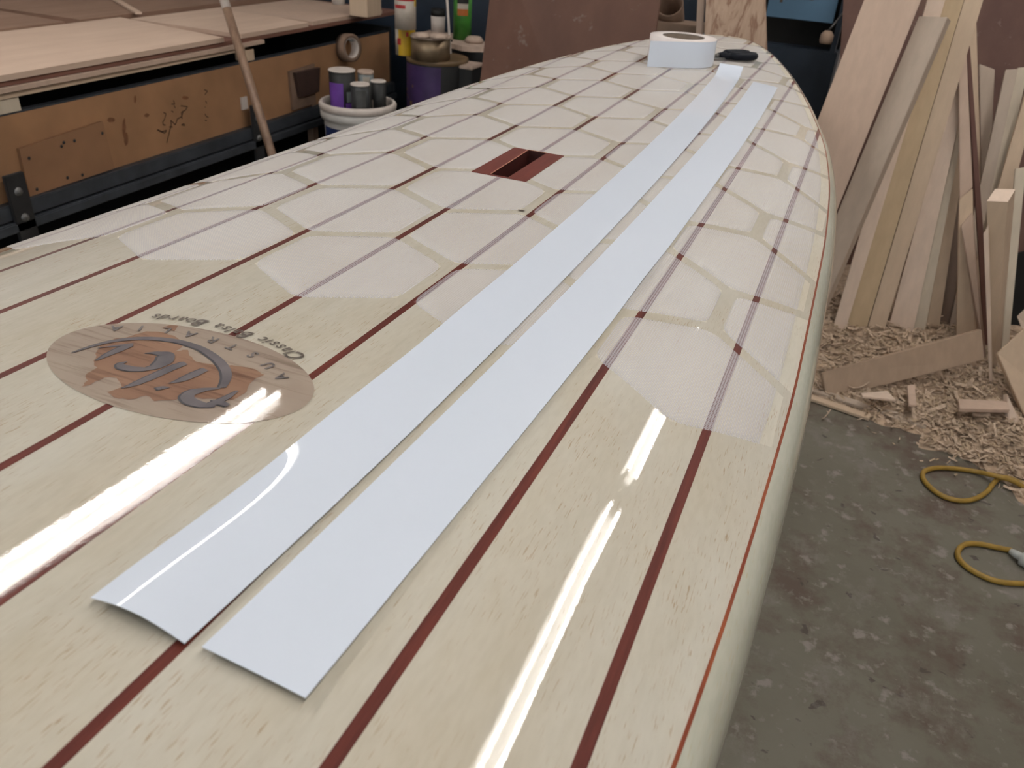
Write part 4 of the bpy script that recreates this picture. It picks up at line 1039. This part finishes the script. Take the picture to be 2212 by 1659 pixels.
# flat pieces on the floor
def flat(px, z, th, m, label, name='floor_stick'):
    P = [at(u, v, 'z', z) for u, v in px]; b = MB(); b.prism(P, [p + np.array([0, 0, th]) for p in P]); return tag(b.build(name, m, loc=mids(P), bevel=.001), label, 'stick')
flat(((1738, 846), (1745, 840), (2000, 915), (1998, 930)), .002, .010, M_W['grey'], 'long flat stick on the floor at the edge of the shavings')
flat(((1742, 864), (1748, 856), (1880, 900), (1876, 910)), .002, .008, M_W['tan'], 'shorter flat stick nearest the board rail on the floor')
flat(((2068, 868), (2176, 874), (2178, 892), (2070, 890)), .052, .010, M_W['pink'], 'flat pinkish slat lying on the shavings near the panel', 'floor_slat')
flat(((1858, 853), (1915, 848), (1935, 868), (1862, 860)), .040, .006, M_W['pale'], 'pale chip shaped offcut below the fallen board', 'floor_slat')
flat(((1958, 836), (1975, 834), (1978, 880), (1962, 878)), .050, .006, M_W['pink'], 'small pinkish offcut standing out of the shavings', 'floor_slat')

# wood shavings: one heap nobody could count
EDGE = [at(u, v, 'z', 0)[:2] for u, v in ((1690, 790), (1745, 850), (1870, 905), (1990, 940), (1995, 965), (2060, 985), (2130, 1010), (2175, 1050), (2230, 1110), (2330, 1080), (2400, 800))]
EDGE = [tuple(p) for p in EDGE] + [(1.75, 2.2), (.30, 2.2)]
def inside(x, y):
    c = False; n = len(EDGE)
    for i in range(n):
        (xa, ya), (xb, yb) = EDGE[i], EDGE[(i+1) % n]
        if (ya > y) != (yb > y) and x < (xb-xa)*(y-ya)/(yb-ya) + xa: c = not c
    return c
def edist(x, y):
    m_ = 9
    for i in range(len(EDGE) - 3):
        a = np.array(EDGE[i]); c = np.array(EDGE[i+1]); d = c - a; t = max(0, min(1, ((x-a[0])*d[0]+(y-a[1])*d[1])/(d@d))); m_ = min(m_, math.hypot(x-a[0]-d[0]*t, y-a[1]-d[1]*t))
    return m_
def hz(x, y):
    wob = .012*math.sin(37*x + 2)*math.sin(31*y) + .006*math.sin(83*x)*math.sin(71*y + 1)
    d = edist(x, y)*(1 if inside(x, y) else -1) + wob
    if d < 0: return .12*d
    h = .040*(1 - math.exp(-d/.16))
    return h*(1 + .25*math.sin(23*x + 3) * math.sin(19*y)) + .006*math.sin(61*x)*math.sin(53*y + 1)*min(1, d/.05)
b = MB(); xs = np.arange(.28, 1.5, .013); ys = np.arange(.72, 2.1, .013)
V = [(x, y, hz(x, y)) for x in xs for y in ys]; ny = len(ys)
F = [[i*ny+j, (i+1)*ny+j, (i+1)*ny+j+1, i*ny+j+1] for i in range(len(xs)-1) for j in range(ny-1) if max(V[k][2] for k in (i*ny+j, (i+1)*ny+j, (i+1)*ny+j+1, i*ny+j+1)) > 0]
b.add(V, F, 0, True)
rnd = random.Random(3); cnt = 0
while cnt < 9000:
    x = rnd.uniform(.42, 1.25); y = rnd.uniform(.72, 1.75)
    if not inside(x, y):
        if rnd.random() > .03 or not (.5 < x < 1.3): continue
        z = .002
        if edist(x, y) > .09: continue
    else: z = hz(x, y)
    cnt += 1
    L = rnd.uniform(.007, .024)*(2.6 if rnd.random() < .07 else 1); wv = rnd.uniform(.0018, .0050)*(1.8 if L > .03 else 1); a = rnd.uniform(0, 2*PI); k = rnd.uniform(-40, 40)*rnd.random(); tilt = rnd.uniform(-.25, .5); tw = rnd.uniform(-.8, .8)
    P = []; px_, py_, pz_ = x, y, max(.001, z) + rnd.uniform(0, .008); n = 4
    R = Matrix.Rotation(a, 3, 'Z')
    for i in range(n + 1):
        s = (i/n - .5)*L; cz = tilt*s + (.5*abs(k)*s*s if True else 0); o_ = R @ Vector((s, 0, cz)); w_ = R @ Vector((0, wv/2, wv*.5*tw))
        P += [(px_ + o_.x - w_.x, py_ + o_.y - w_.y, max(.001, pz_ + o_.z - w_.z)), (px_ + o_.x + w_.x, py_ + o_.y + w_.y, max(.0012, pz_ + o_.z + w_.z))]
    b.add(P, [[2*i, 2*i+1, 2*i+3, 2*i+2] for i in range(n)], 1 if rnd.random() < .6 or L > .03 else 2)
o = b.build('wood_shavings', [M_SHAVBED, M_SHAV, plain('shaving_tan', (.45, .34, .23), .9, .3, 60)], loc=(.8, 1.4, 0))
tag(o, 'heap of curled wood shavings on the floor around the leaning timber', 'shavings', None, 'stuff')

# ------------------------------------------------------------------ yellow extension cord
def smooth(P, n=10):
    P = [np.array(p) for p in P]; out = []
    for i in range(len(P)-1):
        p0 = P[max(i-1, 0)]; p1 = P[i]; p2 = P[i+1]; p3 = P[min(i+2, len(P)-1)]
        for k in range(n):
            t = k/n; out.append(.5*((2*p1) + (-p0+p2)*t + (2*p0-5*p1+4*p2-p3)*t*t + (-p0+3*p1-3*p2+p3)*t**3))
    return out + [P[-1]]
cr = .0058
def fl(L, z=cr + .001): return [at(u, v, 'z', z) for u, v in L]
C1 = fl([(2185, 1189), (2150, 1182), (2115, 1175), (2085, 1176), (2069, 1192), (2076, 1213), (2105, 1235), (2145, 1253), (2190, 1260), (2260, 1256), (2330, 1215), (2345, 1150), (2310, 1085), (2250, 1056)])
C2 = fl([(2212, 1046), (2180, 1033), (2159, 1033)]) + fl([(2146, 1044), (2132, 1062), (2105, 1078), (2070, 1081), (2030, 1068), (1998, 1040), (1995, 1020), (2020, 1011), (2060, 1012), (2105, 1018)]) + fl([(2150, 1028)], cr*3.2) + fl([(2185, 1038)], cr*3) + fl([(2225, 1060), (2300, 1110)])
CO = thing('extension_cord', tuple(C1[0]), 'yellow extension cord looped on the concrete floor with a white plug', 'cord')
b = MB(); b.tube(smooth(C1), cr, 10); b.tube(smooth(C2), cr, 10); b.build('cable', M_CORD, CO)
pa, pb = at(2182, 1190, 'z', .012), at(2240, 1222, 'z', .016); d = (pb - pa)/np.linalg.norm(pb - pa)
b = MB(); b.tube([pa, pa + d*.012, pa + d*.014, pa + d*.022, pa + d*.026, pa + d*.055], [.006, .008, .0085, .0085, .017, .0165], 16); b.build('plug', M_PLUG, CO)
print('patches', n_patch)
